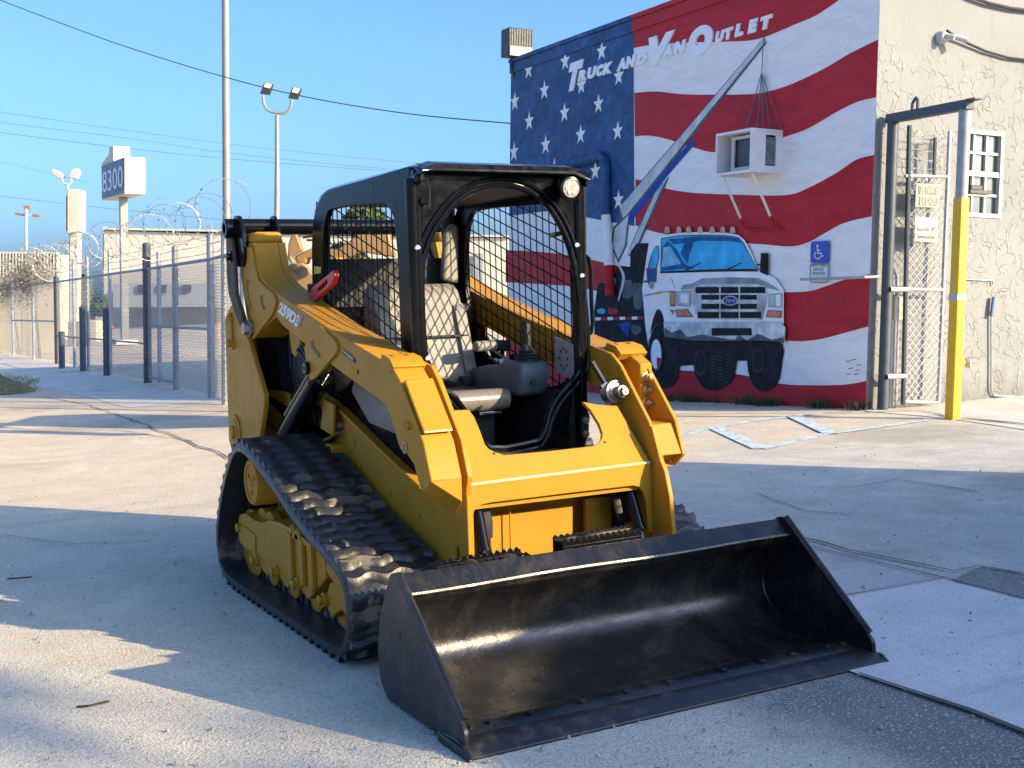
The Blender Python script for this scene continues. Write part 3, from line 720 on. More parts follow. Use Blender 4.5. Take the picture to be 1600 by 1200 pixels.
# wheelchair symbol (x runs leftwards in the picture)
cx, cz = (xl + xr) / 2, (A.z + Cq.z) / 2; k_ = (xl - xr) / 29.0
def sym(px_, py_): return (xl - (px_ - 1267) * k_, .034, A.z - (py_ - 377.5) * (A.z - Cq.z) / 33.5)
MB().lathe(sym(1278.3, 385), (0, 1, 0), [(0, .018), (.003, .018)], 14).build("symbol", M_swh, ps)
MB().tube([sym(1278.5, 388), sym(1279, 396), sym(1284.5, 396), sym(1286, 401), sym(1288, 400)], .010, 6).build("symbol", M_swh, ps)
MB().tube([sym(1279, 391.5), sym(1283, 391.5)], .008, 6).build("symbol", M_swh, ps)
MB().tube([sym(1276, 394), sym(1274, 398), sym(1275.2, 403), sym(1279, 405), sym(1282.5, 403.5), sym(1284, 400.5)], .008, 6).build("symbol", M_swh, ps)
for i, (txt, xa, xb) in enumerate((("PARKING BY DISABLED", 1268.5, 1293.5), ("PERMIT ONLY", 1273, 1289), ("TOW AWAY ZONE", 1271, 1291), ("FINE PER STATUTE", 1272, 1292))):
    yb = 417 + i * 6.2; hgt_ = 4.2 if i < 3 else 1.8
    glyph(txt, sym(xa, yb), sym(xb, yb), sym(xa, yb - hgt_), "sign_text", M_ink, ps, .0)
# conduit bar that crosses the sign and runs past the corner
cd = tag(MB().tube([BF @ wall(1251, 436.5, .16), BF @ wall(1320, 434.5, .16), BF @ wall(1352, 433, .16), BF @ side(1374, 432.5, .14)], .017, 8).build("conduit", M_alu), "thin grey horizontal bar in front of the parking sign reaching the corner", "conduit")

fl = thing("flood_light", "black finned flood light on the far top corner of the mural wall", "light", mat=BF)
M_blk = paint("black_fixture", (.03, .028, .025), .5, .2, 10)
c0 = wall(797, 82, .1)
MB().box((c0.x - .10, -.30, c0.z - .07), (c0.x + .22, .18, c0.z + .42)).build("head", M_blk, fl, .02)
for i in range(9): MB().box((c0.x - .112, -.28 + .05 * i, c0.z + .0), (c0.x - .10, -.27 + .05 * i, c0.z + .40)).build("fin", M_blk, fl)
MB().box((c0.x - .115, -.28, c0.z - .07), (c0.x - .10, .16, c0.z + .10)).build("driver_box", paint("beige_box", (.42, .34, .27), .6), fl, .004)
MB().tube([(c0.x + .05, .02, c0.z - .07), (c0.x + .04, .06, c0.z - .22), (c0.x + .02, .0, c0.z - .42)], .03, 8).build("bracket", M_blk, fl)

M_cam = paint("camera_white", (.45, .45, .44), .4, .05)
cm = thing("security_camera", "white dome security camera on the stucco wall with a black cable", "camera", mat=BF)
c0 = side(1474, 58, .05)
MB().lathe((0, c0.y, c0.z), (-1, 0, 0), [(0, .075), (.05, .075), (.09, .06), (.11, .02)], 18).build("base", M_cam, cm)
MB().cyl((-.10, c0.y, c0.z), (-.17, c0.y - .05, c0.z - .02), .035).build("arm", M_cam, cm)
MB().cyl((-.12, c0.y - .10, c0.z + .01), (-.20, c0.y - .22, c0.z - .04), .036).build("body", M_cam, cm)
M_cab = paint("black_cable", (.012, .012, .013), .55)
cb = [side(1480, 48, .1), side(1500, 62, .05), side(1540, 80, .04), side(1575, 90, .04), side(1640, 98, .04)]
tag(MB().tube([BF @ q for q in cb], .016, 8).build("cable", M_cab), "black cable sagging from the dome security camera to the right", "cable")
cb = [side(1500, -14, .05), side(1520, -4, .05), side(1545, 5, .05), side(1580, 13, .05), side(1640, 20, .05)]
tag(MB().tube([BF @ q for q in cb], .022, 8).build("cable", M_cab), "thick black cable crossing the top right corner above the camera", "cable")

# gate frame: grey steel post at the wall, header beam, yellow and grey post nearer the yard
M_steel = paint("grey_steel", (.045, .058, .068), .5, .15, 8); M_yel = paint("safety_yellow", (.72, .42, .004), .45, .08, 6, dirt=(.25, .18, .05), dirt_at=(.7, .9))
gf = thing("gate_frame", "tall open steel gate frame with a grey header beam on a yellow post", "gate frame")
q1 = BF @ V((-.13, side(1382, 560, .13).y, -.02)); h1 = height_to(q1, 192)
q2 = on_z(1488, 655); h2 = height_to(q2, 172); hy = height_to(q2, 305)
MB().cyl(q1, q1 + UP * h1, .062, 16).build("wall_post", M_steel, gf)
MB().cyl(q2 + UP * (hy - .04), q2 + UP * h2, .062, 18).build("grey_post", paint("weathered_grey_post", (.30, .31, .31), .5, .2, 6), gf)
sq = []
for dx, dy in ((-1, -1), (1, -1), (1, 1), (-1, 1)): sq.append(q2 + BM * .058 * dx + BN * .058 * dy - UP * .02)
MB().prism(sq, UP * (hy - .0)).build("yellow_post", M_yel, gf, .012)
tops = (q1 + UP * h1, q2 + UP * h2)
ax = (tops[1] - tops[0]).normalized(); ln = (tops[1] - tops[0]).length; sdv = ax.cross(UP).normalized()
bm_ = tops[0] - ax * .08
MB().prism([bm_ + sdv * .05 + UP * .10, bm_ + sdv * .05, bm_ - sdv * .05, bm_ - sdv * .05 + UP * .10], ax * (ln + .16)).build("header_beam", M_steel, gf, .004)
e_ = tops[1] + ax * .08 + UP * .10
MB().prism([e_ + sdv * .06, e_ + sdv * .06 - UP * .015, e_ - sdv * .06 - UP * .015, e_ - sdv * .06], ax * .14).build("beam_lip", M_steel, gf)
hk = tops[0].lerp(tops[1], .33) + UP * .10
MB().tube([hk + ax * .03, hk + ax * .03 + UP * .10, hk + UP * .13, hk - ax * .06 + UP * .08, hk - ax * .07], .018, 8).build("lifting_eye", M_steel, gf)
for v_ in (452, 588):
    c = q1 + UP * height_to(q1, v_)
    MB().tube([c - BN * .11 + BM * -.02, c + BN * .02 - BM * .07, c - BN * .28 - BM * .05], .03, 8).build("hinge", M_alu, gf)
c = q2 + UP * height_to(q2, 567)
MB().cyl(c - BM * .0, c - BN * .16, .032).build("stub_arm", M_yel, gf)
MB().lathe(c - BN * .16, -BN - BM * .6, [(0, .05), (.03, .06), (.05, .02)], 14).build("pipe_cap", M_cam, gf)
c = q2 + UP * height_to(q2, 464)
MB().box((-.061, -.061, -.03), (.061, .061, .03), upright(c, BM)).build("grey_band", M_alu, gf)
tr = thing("tag_reader", "small black reader bracket on the post above the yellow paint", "reader")
c = q2 + UP * height_to(q2, 299)
mx = upright(c, -BN)
MB().box((.06, -.06, -.02), (.36, .04, .02), mx).build("bracket", M_blk, tr, .004)
MB().box((.08, -.05, .02), (.24, .03, .07), mx).build("housing", M_blk, tr, .006)

# chain link gate leaf standing open by the stucco wall
lg = thing("chain_link_gate", "narrow chain link gate leaf with barbed wire top hung by the stucco wall", "gate", mat=BF)
OFF = .16
def lf(px_, py_): return side(px_, py_, OFF)
M_galv = paint("galvanised_pipe", (.36, .38, .40), .45, .2, 8, metal=.55)
L0, L1, R0, R1 = lf(1411, 632), lf(1421, 196), lf(1466, 629), lf(1484, 205)
MB().tube([L0, L1], .028, 8).build("stile", M_steel, lg); MB().tube([R0, R1], .024, 8).build("stile", M_galv, lg)
ms = lf(1461, 215); MB().tube([lf(1459, 275), ms], .022, 8).build("stub_post", M_steel, lg)
for va in (275, 452, 628): MB().tube([lf(1414, va), lf(1480 if va < 300 else (1474 if va < 500 else 1466), va + 1)], .02, 8).build("rail", M_galv, lg)
M_wire = paint("galvanised_wire", (.40, .40, .39), .45, .15, 20, metal=.2)
def link_mesh(p0, p1, p2, pitch, rad):
    """Chain link between bottom-left p0, bottom-right p1 and top-left p2: crossing zigzag wires."""
    W_, H_ = (p1 - p0), (p2 - p0); w, h = W_.length, H_.length; ex, ey = W_ / w, H_ / h; nn = ex.cross(ey) * rad
    b = MB(); k = -h
    for sgn in (1, -1):
        k = -h
        while k < w:
            x0, y0, x1, y1 = k, 0.0, k + h, h
            if x0 < 0: y0 -= x0; x0 = 0.0
            if x1 > w: y1 -= (x1 - w); x1 = w
            if x1 - x0 > .01:
                if sgn < 0: x0, x1 = w - x0, w - x1
                a = p0 + ex * x0 + ey * y0 + nn * sgn; c = p0 + ex * x1 + ey * y1 + nn * sgn
                b.tube([a, c], rad, 3, caps=False)
            k += pitch
    return b
kind(link_mesh(lf(1411, 631), lf(1467, 629), lf(1417, 275), .10, .0045).build("chain_link_mesh", M_wire, lg), 'stuff')
def barbed(b, a, c, rad=.004, n=12, sag=.02):
    pts = [a.lerp(c, i / n) + V((0, 0, -sag * 4 * (i / n) * (1 - i / n) + random.uniform(-.006, .006))) for i in range(n + 1)]
    b.tube(pts, rad, 4)
    for q in pts[1:-1]:
        for _ in range(2):
            dv = V((random.uniform(-1, 1), random.uniform(-1, 1), random.uniform(-1, 1))).normalized() * .03
            b.tube([q - dv, q + dv], rad * .6, 3)
for va, vb in ((204, 212), (216, 222), (230, 237), (245, 251), (262, 262)):
    b = MB(); barbed(b, lf(1420, va), lf(1481, vb)); b.build("barbed_wire", M_wire, lg)
b = MB()
for i in range(30): barbed(b, lf(1418 + 2 * i, 272 + (i % 3) * 4), lf(1421 + 2 * i, 268 + (i * 7 % 5) * 3), .004, 2, .0)
kind(b.build("wire_knots", M_wire, lg), 'stuff')
def board(name, label, px, M, lines):
    q = [side(a, c, OFF + .05) for a, c in px]
    tb = thing(name, label, "sign", mat=BF)
    MB().prism(q, (.006, 0, 0)).build("plate", M, tb, .003)
    for txt, bl, br, tl, mt in lines: glyph(txt, side(*bl, OFF + .058), side(*br, OFF + .058), side(*tl, OFF + .058), "sign_text", mt, tb, .012)
    return tb
M_cream = paint("faded_sign", (.30, .265, .215), .6, .08); M_panel = paint("faded_grey_band", (.17, .145, .12), .6, .1); M_fade = paint("faded_white", (.33, .31, .265), .6, .06); M_soft = paint("faded_ink", (.06, .05, .04), .7)
bw = board("dog_warning_sign", "faded cream warning sign reading BEWARE of DOG on the chain link gate", [(1432, 286), (1471, 288), (1467, 325), (1430, 323)], M_cream, [])
for (z0, z1) in (((1437, 304), (1436, 290)), ((1436, 321), (1437, 307))):
    q = [side(z1[0] if z1[1] < z0[1] else z0[0], 290 if z0[1] < 310 else 307, OFF + .056), side(1467, 291 if z0[1] < 310 else 308, OFF + .056), side(1466, 304 if z0[1] < 310 else 321, OFF + .056), side(1436, 303 if z0[1] < 310 else 320, OFF + .056)]
    MB().sheet(q).build("band", M_panel, bw)
for txt, bl, br, tl in (("BEWARE", (1438, 303), (1465, 303.5), (1439, 291)), ("of DOG", (1437, 320), (1465, 320.5), (1438, 308))):
    glyph(txt, side(*bl, OFF + .06), side(*br, OFF + .06), side(*tl, OFF + .06), "sign_text", M_fade, bw, .012)
board("camera_warning_sign", "pale square sign reading Security Cameras in Use on the chain link gate", [(1430, 338), (1466, 341), (1465, 379), (1429, 377)], M_fade,
      [("Security  3*", (1433, 362), (1461, 362), (1433.5, 355), M_soft), ("Cameras in Use", (1433, 372), (1461, 373), (1433, 366), M_soft)])
# little things on the stucco
eb = thing("junction_box", "small beige electrical box with conduits beside the gate hinge post", "electrical box", mat=BF)
c = side(1401, 478, .05); MB().box((-.09, c.y - .06, c.z - .16), (0, c.y + .06, c.z + .11)).build("box", paint("beige_plastic", (.52, .46, .36), .6), eb, .006)
for dx in (-.035, .02, .055): MB().tube([(-.05, c.y + dx, c.z - .16), (-.05, c.y + dx - .01, -.02)], .014, 6).build("pipe", M_cam, eb)
MB().tube([(-.05, c.y, c.z + .11), (-.05, c.y + .01, c.z + .34), (-.03, c.y + .06, c.z + .42)], .02, 8).build("pipe", M_cam, eb)
wp = thing("wall_pipe", "thin grey pipe with a blue handle running down the stucco wall", "pipe", mat=BF)
q = [side(1552, 465, .03), side(1549, 495, .03), side(1549, 610, .03), side(1553, 618, .03), side(1640, 624, .04)]
MB().tube(q, .012, 6).build("pipe", M_alu, wp)
MB().tube([side(1553, 464, .05), side(1549, 494, .05)], .022, 8).build("handle", paint("worn_blue", (.10, .17, .26), .6), wp)
MB().tube([side(1505, 436, .02), side(1551, 438, .02), side(1551, 446, .02)], .010, 6).build("pipe", M_alu, wp)
kn = MB(); side_pad = [side(1484, 632, .02), side(1700, 632, .02)]
# concrete kerb pad below the stucco wall
pd = [on_z(*q) for q in [(1352, 643), (1480, 654), (1600, 672), (1800, 700), (1800, 640), (1600, 612), (1384, 628)]]
kind(MB().sheet([(p.x, p.y, gz(p.x, p.y) + .006) for p in pd]).build("concrete_pad", M_walk), 'structure')
strip("pavement_crack_and_gap", [(1505, 655), (1600, 664), (1720, 676)], .06, M_crack, .016, .01)  # broad dark strip for the shadowed gap running right from the yellow post

# unseen shade caster off to the right; its shed form is made up
na = V((.196, .981, 0)); nx_ = V((.981, -.196, 0))
nb = thing("unseen_shade_shed", "unseen plain shed form made up to cast the shade over the right of the yard", "shed",
           mat=Matrix(((nx_.x, na.x, 0, -8.2), (nx_.y, na.y, 0, 4.05), (0, 0, 1, 0), (0, 0, 0, 1))))
M_nb = paint("plain_stucco", (.46, .43, .37), .85, .1, 2, bump=.01)
NH = 3.33
MB().box((0, 0, -.3), (2.44, 14, NH - .12)).build("wall", M_nb, nb)
MB().box((-.03, -.03, NH - .12), (2.47, 14.03, NH)).build("coping", paint("coping_grey", (.4, .4, .38), .7), nb, .01)
for y in (3.0, 9.0):
    fr_ = MB().box((2.44, y, 1.1), (2.48, y + 1.4, 2.3)).build("window", M_frame, nb)
    MB().box((2.482, y + .08, 1.18), (2.486, y + 1.32, 2.22)).build("pane", M_glass, fr_)
MB().box((2.44, 5.6, 0), (2.49, 6.6, 2.15)).build("door", paint("door_grey", (.22, .23, .24), .6), nb, .005)
# ================================================================== chain link fence along the sidewalk
fx = lambda px, py: on_z(px, py)
M_fpost = paint("fence_post", (.22, .24, .26), .5, .2, 8, metal=.35); M_fdark = paint("fence_post_dark", (.05, .06, .07), .5, .2, 8)
M_razor = paint("razor_wire", (.33, .33, .32), .45, .2, 20, metal=.4)
fence = thing("fence", "long chain link fence topped with barbed wire and razor coils along the sidewalk", "fence", fx(330, 622))
FO = fence.location.copy()
def loc(p): return V(p) - FO
def fpt(py_base, xx=-2.42):
    return None
corner = fx(330, 622); n2 = fx(275, 609); n3 = fx(231, 598); n4 = fx(61, 570)
n4.x = -2.42
line = [corner, n2, n3, V((-2.42, -20.0, 0)), V((-2.42, -22.5, 0)), V((-2.42, -24.3, 0)), n4, V((-2.35, -30.5, 0)), V((-2.3, -34.6, 0)), V((-2.3, -39.5, 0))]
hc = height_to(corner, 371); hr = height_to(corner, 405)          # corner post and top rail heights
RH = hr
for i, (p, rad, hh, M) in enumerate(zip(line, (.055, .05, .075, .035, .035, .035, .07, .04, .04, .04), (hc, hc - .06, height_to(n3, 384), 2.55, 2.5, 2.5, height_to(n4, 434), 2.6, 2.6, 2.6), (M_fpost, M_fpost, M_fdark, M_galv, M_galv, M_galv, M_fdark, M_galv, M_galv, M_galv))):
    b = MB().cyl(loc(p), loc(p + UP * hh), rad, 10)
    b.lathe(loc(p + UP * hh), UP, [(0, rad * 1.08), (.04, rad * .9), (.06, rad * .2)], 10)
    b.build("post", M, fence)
tw = n3 + V((-.16, .25, 0)); MB().cyl(loc(tw), loc(tw + UP * (hc - .02)), .04, 10).build("post", M_galv, fence)
def rail(a, c, h, rad=.025): MB().tube([loc(a + UP * h), loc(c + UP * h)], rad, 8).build("rail", M_fpost, fence)
for a, c in zip(line, line[1:]):
    rail(a, c, RH)
for a, c, h in ((corner, n2, RH * .5), (n2, n3, RH * .5), (line[6], line[7], RH * .52), (line[7], line[8], RH * .52)): rail(a, c, h, .02)
rail(n2, n3, .12, .02); rail(n3, line[6], .72, .018)
side2 = fx(352, 632); side3 = V((-2.1, -9.6, 0))
for p, hh in ((side2, hc), (side3, hc)): MB().cyl(loc(p), loc(p + UP * hh), .05, 10).build("post", M_fpost, fence)
rail(corner, side2, RH); rail(side2, side3, RH)
b = MB()
segs = list(zip(line, line[1:])) + [(corner, side2), (side2, side3)]
for i, (a, c) in enumerate(segs):
    pitch = .09 if i < 3 or i > 8 else .14
    mb = link_mesh(loc(a + UP * .06), loc(c + UP * .06), loc(a + UP * RH), pitch, .0038)
    b.add(mb.v, mb.f)
kind(b.build("chain_link_mesh", M_wire, fence), 'stuff')
for k in range(3):
    b = MB()
    for a, c in segs: barbed(b, loc(a + UP * (RH + .10 + .13 * k)), loc(c + UP * (RH + .10 + .13 * k)), .004, 10, .01)
    b.build("barbed_wire", M_razor, fence)
def coil(a, c, rad, pitch, hgt, seed):
    rnd = random.Random(seed); b = MB(); d = c - a; L = d.length; d = d / L; sdv = d.cross(UP).normalized(); n = int(L / pitch * 22); pts = []
    ph = rnd.uniform(0, 6)
    for i in range(n + 1):
        g = i / 22 * 2 * math.pi + ph; rr = rad * (1 + .14 * math.sin(g * .37) + .10 * math.sin(g * .113 + 2))
        wv = .16 * pitch * math.sin(g * .5)
        pts.append(loc(a + d * (L * i / n + wv * 2) + UP * (hgt + rad * .25 * math.sin(g * .19) + rr * math.sin(g)) + sdv * rr * math.cos(g)))
    b.tube(pts, .0055, 3)
    for i in range(0, n, 2):
        q = pts[i]; t = (pts[min(i + 1, n)] - q).normalized(); w = t.cross(q - pts[(i + 11) % n]).normalized() * .028
        b.add([q - w, q + t * .02, q + w, q - t * .02], [(0, 1, 2, 3)])
    return b
coil(corner - V((0, -1.2, 0)), n3, .36, .62, RH + .66, 1).build("razor_coil", M_razor, fence)
coil(n3, line[6], .34, .62, RH + .62, 2).build("razor_coil", M_razor, fence)
coil(line[6] + V((0, 3, 0)), line[9], .36, .42, RH + .55, 3).build("razor_coil", M_razor, fence)
# steel bollards standing in the gateway
M_boll = paint("bollard_steel", (.055, .07, .09), .5, .2, 8)
for i, (px_, py_, top) in enumerate(((97, 576, 521), (130, 580, 482), (167, 587, 486))):
    p = fx(px_, py_)
    o = thing("bollard", ("short dark steel post in the fence line, left of the two taller posts", "tall dark steel post in the fence line, middle of three", "tall dark steel post in the fence line, right of the three")[i], "post", p, None, "dark posts in the fence gateway")
    h = height_to(p, top); up_ = UP * h
    MB().cyl((0, 0, 0), up_, .07, 12).build("shaft", M_boll, o)
    MB().lathe(up_, UP, [(0, .075), (.03, .075), (.05, .03)], 12).build("cap", M_boll, o)

# ================================================================== beyond the fence
def at_dist(px, py, base):                       # pixel on the upright plane facing the camera through base
    n = V((CF.x, CF.y, 0)).normalized(); return on_plane(px, py, base, n)
def facing(base, ang=0.0):
    n = V((CF.x, CF.y, 0)).normalized(); rx = V((CR.x, CR.y, 0)).normalized()
    a = math.radians(ang); return rx * math.cos(a) + n * math.sin(a)
M_pole = paint("pole_grey", (.25, .24, .22), .45, .12, 3, metal=.2); M_polew = paint("pole_white", (.42, .42, .39), .5, .1, 3)
M_cabw = paint("sign_cabinet", (.46, .43, .345), .5, .06, 2); M_face = paint("sign_face_blue", (.07, .12, .20), .5, .06, 2); M_num = paint("sign_number", (.66, .70, .74), .5, .05)
# sign with the street number
sb = fx(194, 541); ps2 = thing("pylon_sign", "tall square pole sign with the number 8300 on its shaded face", "sign", mat=upright(sb))
I8 = upright(sb).inverted()
def L8(p): return I8 @ p
near_b = at_dist(194.5, 303, sb); near_t = at_dist(194.5, 245, sb); H8 = (near_t - near_b).length
rx = V((CR.x, CR.y, 0)).normalized(); fw = V((CF.x, CF.y, 0)).normalized()
dl = (-rx * .56 + fw * .83).normalized(); dr = (rx * .83 + fw * .56).normalized()
def span(d, px, py):                              # length along d that reaches picture column px
    lo, hi = 0, 9
    for _ in range(40):
        m = (lo + hi) / 2; p = near_t + d * m - CAM_LOC
        if abs(800 + FPX * p.dot(CR) / p.dot(CF) - 194.5) < abs(px - 194.5): lo = m
        else: hi = m
    return lo
Wl, Wr = span(dl, 159, 0), span(dr, 227.5, 0)
c4 = [near_b, near_b + dl * Wl, near_b + dl * Wl + dr * Wr, near_b + dr * Wr]
MB().prism([L8(p) for p in c4], L8(near_t) - L8(near_b)).build("cabinet", M_cabw, ps2, .02)
outn = (dl.cross(UP)).normalized()
if outn.dot(CAM_LOC - near_b) < 0: outn = -outn
fq = [near_b + dl * .06 + UP * .05 + outn * .012, near_b + dl * (Wl - .06) + UP * .05 + outn * .012, near_b + dl * (Wl - .06) + UP * (H8 - .05) + outn * .012, near_b + dl * .06 + UP * (H8 - .05) + outn * .012]
MB().prism([L8(p) for p in fq], L8(fq[0] - outn * .01) - L8(fq[0])).build("face", M_face, ps2)
f0 = near_b + dl * (Wl - .0) + outn * .02
glyph("8300", L8(near_b + dl * (Wl - .18) + UP * .26 + outn * .02), L8(near_b + dl * .14 + UP * .26 + outn * .02), L8(near_b + dl * (Wl - .18) + UP * (H8 - .28) + outn * .02), "number", M_num, ps2, .0)
# stepped crown set back on the cabinet
k1, k0 = span(dl, 177, 0), span(dl, 170.5, 0); cb0 = near_t + dl * k1
wr2 = span(dr, 206, 0) + .35
MB().prism([L8(p) for p in (cb0, cb0 + dl * (Wl - k1), cb0 + dl * (Wl - k1) + UP * .06, cb0 + dl * (k0 - k1 + .25) + UP * .24, cb0 + dl * (k0 - k1) + UP * .34, cb0 + dl * (k0 - k1) + UP * .54, cb0 + UP * .54)], L8(near_t + dr * wr2) - L8(near_t)).build("crown", M_cabw, ps2, .015)
pc = near_b + dl * Wl * .5 + dr * Wr * .5
pcb = pc - UP * ((pc - sb).dot(UP) - 0)
MB().box((-.13, -.13, 0), (.13, .13, 1), Matrix.Translation(L8(pcb)) @ Matrix.Diagonal((1, 1, (pc - pcb).length, 1))).build("pole", M_pole, ps2, .01)
MB().box((-.4, -.4, 0), (.4, .4, .18), Matrix.Translation(L8(pcb))).build("footing", M_slab, ps2, .02)
pq = [near_b + dr * Wr * .12, near_b + dr * Wr * .85]
MB().prism([L8(near_b + dr * Wr * a + UP * h - outn * 0 - dl * .012) for a, h in ((.2, .35), (.8, .35), (.8, H8 - .3), (.2, H8 - .3))], L8(near_b + dl * .014) - L8(near_b)).build("hatch", paint("hatch_cream", (.70, .66, .55), .5), ps2)
# narrow sign pillar with two flood heads
s2 = near = fx(108, 524); s2 = V((s2.x, s2.y, 0))
p2 = thing("pylon_sign", "narrow cream pole sign with a grey panel and two flood heads on top", "sign", mat=upright(s2)); I9 = upright(s2).inverted()
def L9(px, py, d=0.0): return I9 @ (at_dist(px, py, s2) + fw * d)
MB().prism([L9(105, 365), L9(124, 361), L9(124, 296), L9(105, 296)], I9.to_3x3() @ (fw * 1.0)).build("cabinet", M_cabw, p2, .03)
MB().prism([L9(91, 362, 1.6), L9(105, 365, 0), L9(105, 296, 0), L9(91, 302, 1.6)], I9.to_3x3() @ (fw * .35 + rx * .3)).build("panel", paint("sign_panel_grey", (.19, .24, .25), .5, .2, 2), p2, .02)
MB().prism([L9(93, 358, 1.3), L9(103.5, 361, -.1), L9(103.5, 305, -.1), L9(93, 310, 1.3)], I9.to_3x3() @ (fw * .1)).build("panel_inset", paint("sign_panel_dark", (.14, .185, .19), .5, .2, 2), p2)
MB().prism([L9(106, 365, .3), L9(118, 362, .3), L9(118, 390, .3), L9(116, 525, .3), L9(106, 525, .3)], I9.to_3x3() @ (fw * .6)).build("pole", M_cabw, p2)
MB().prism([L9(97, 365, 1.0), L9(103, 366, 1.0), L9(103, 524, 1.0), L9(97, 524, 1.0)], I9.to_3x3() @ (fw * .3)).build("pole", paint("sign_pole_grey", (.2, .25, .25), .5), p2)
MB().tube([L9(106, 296), L9(106, 288)], .06, 8).build("stem", M_polew, p2)
MB().tube([L9(97, 279), L9(98, 285), L9(102, 288), L9(108, 288), L9(111, 285), L9(111, 278)], .055, 8).build("yoke", M_polew, p2)
MB().prism([L9(78, 266), L9(82, 263), L9(99, 273), L9(96, 279), L9(92, 279), L9(82, 273)], I9.to_3x3() @ (fw * .4)).build("flood_head", M_polew, p2, .03)
MB().prism([L9(105, 277), L9(111, 265), L9(119, 262), L9(124, 268), L9(118, 279)], I9.to_3x3() @ (fw * .4)).build("flood_head", M_polew, p2, .03)
# parking lot lamp far left
s3 = V((at_dist(41, 505, sb + fw * 25) - UP * 0)); s3 = fx(41, 506)
p3 = thing("lot_lamp", "white parking lot lamp post with three flat brown heads far left", "lamp post", mat=upright(s3)); I10 = upright(s3).inverted()
def L10(px, py, d=0.0): return I10 @ (at_dist(px, py, s3) + fw * d)
M_brown = paint("lamp_bronze", (.22, .15, .11), .5)
MB().tube([L10(41.5, 506), L10(41, 333)], .14, 8).build("pole", M_polew, p3)
for a in (((23, 332), (37, 333), (37, 337), (24, 336)), ((48, 334), (62, 335), (62, 339), (48, 338))):
    MB().prism([L10(*q) for q in a], I10.to_3x3() @ (fw * .8)).build("lamp_head", M_brown, p3, .03)
MB().prism([L10(36, 321), L10(47, 321), L10(46, 327), L10(37, 327)], I10.to_3x3() @ (fw * .5)).build("lamp_head", M_brown, p3, .03)
MB().prism([L10(35, 334), L10(50, 335), L10(50, 337), L10(35, 336)], I10.to_3x3() @ (fw * .3)).build("arm", M_polew, p3)
MB().tube([L10(41, 333), L10(41, 326)], .1, 8).build("arm", M_polew, p3)
# tall poles behind the machine
def ground_at(px, dist):
    d = ray(px, 600); d.z = 0; d.normalize(); p = CAM_LOC + d * dist; return V((p.x, p.y, 0))
t1 = ground_at(357, 33)
o = thing("pole", "tall plain grey pole rising past the top of the picture behind the loader", "pole", mat=upright(t1))
MB().tube([(0, 0, 0), (0, 0, 6), (0, 0, 13.5)], [.105, .10, .085], 14).build("shaft", M_pole, o)
MB().box((-.2, -.2, 0), (.2, .2, .03)).build("base_plate", M_pole, o)
t2 = ground_at(433, 45); m2 = upright(t2); i2 = m2.inverted()
o = thing("light_pole", "grey light pole with two flat flood heads on a curved yoke", "light pole", mat=m2)
def L11(px, py, d=0.0): return i2 @ (at_dist(px, py, t2) + fw * d)
MB().tube([(0, 0, 0), L11(433, 300), L11(433, 180)], [.11, .095, .07], 12).build("shaft", M_pole, o)
MB().tube([L11(411, 149), L11(411.5, 160), L11(416, 170), L11(424, 175), L11(433, 176.5), L11(442, 177.5), L11(450, 174), L11(454, 167), L11(456, 156)], .05, 8).build("yoke", M_pole, o)
M_lens = paint("flood_lens", (.62, .56, .44), .3)
for x, y in ((0, 0), (44, 7)):
    hd = MB().prism([L11(406 + x, 146 + y), L11(421 + x, 148 + y), L11(427 + x, 131 + y), L11(413 + x, 128.5 + y)], i2.to_3x3() @ (fw * .15)).build("flood_head", M_blk, o, .01)
    MB().prism([L11(412 + x, 137 + y, -.02), L11(421.5 + x, 139 + y, -.02), L11(425.5 + x, 131.5 + y, -.02), L11(414.5 + x, 129.5 + y, -.02)], i2.to_3x3() @ (fw * .012)).build("lens", M_lens, hd)
# far buildings
M_bw = paint("far_white_wall", (.46, .44, .37), .8, .05, .3); M_bs = paint("far_grey_wall", (.30, .31, .34), .8, .1, .3); M_maroon = paint("far_maroon", (.20, .10, .10), .8, .2, .4); M_dark = paint("far_dark", (.04, .045, .05), .4, .2, 1)
fbA = ground_at(163, 92)
fb_ = thing("far_building", "long white flat roofed building behind the fence with a maroon end", "building", mat=upright(fbA)); iA = upright(fbA).inverted()
def LA(px, py, d=0.0): return iA @ (at_dist(px, py, fbA) + fw * d)
back = iA.to_3x3() @ (fw * 20)
MB().prism([LA(163, 512), LA(800, 512), LA(800, 372), LA(352, 366), LA(163, 360)], back).build("wall", M_bw, fb_)
b = MB().prism([LA(128, 512, 6), LA(162.6, 512, -.05), LA(162.6, 359, -.05), LA(128, 366, 6)], iA.to_3x3() @ (fw * 2 + rx * .2)).build("end_wall", M_bs, fb_)
MB().prism([LA(131, 420, 5.2), LA(153, 420, 1.3), LA(153, 363.5, 1.3), LA(131, 368, 5.2)], iA.to_3x3() @ (-fw * .2)).build("maroon_panel", M_maroon, fb_)
MB().prism([LA(163, 359, -.3), LA(800, 371, -.3), LA(800, 368, -.3), LA(163, 356, -.3)], iA.to_3x3() @ (fw * 20)).build("parapet", M_bw, fb_)
MB().prism([LA(200, 480, -.3), LA(420, 478, -.3), LA(420, 444, -.3), LA(200, 444, -.3)], iA.to_3x3() @ (-fw * 3)).build("loading_bay", M_bs, fb_)
for x in (238, 268, 305): MB().prism([LA(x, 458, -3.4), LA(x + 13, 458, -3.4), LA(x + 13, 446, -3.4), LA(x, 446, -3.4)], iA.to_3x3() @ (-fw * .06)).build("window", M_dark, fb_)
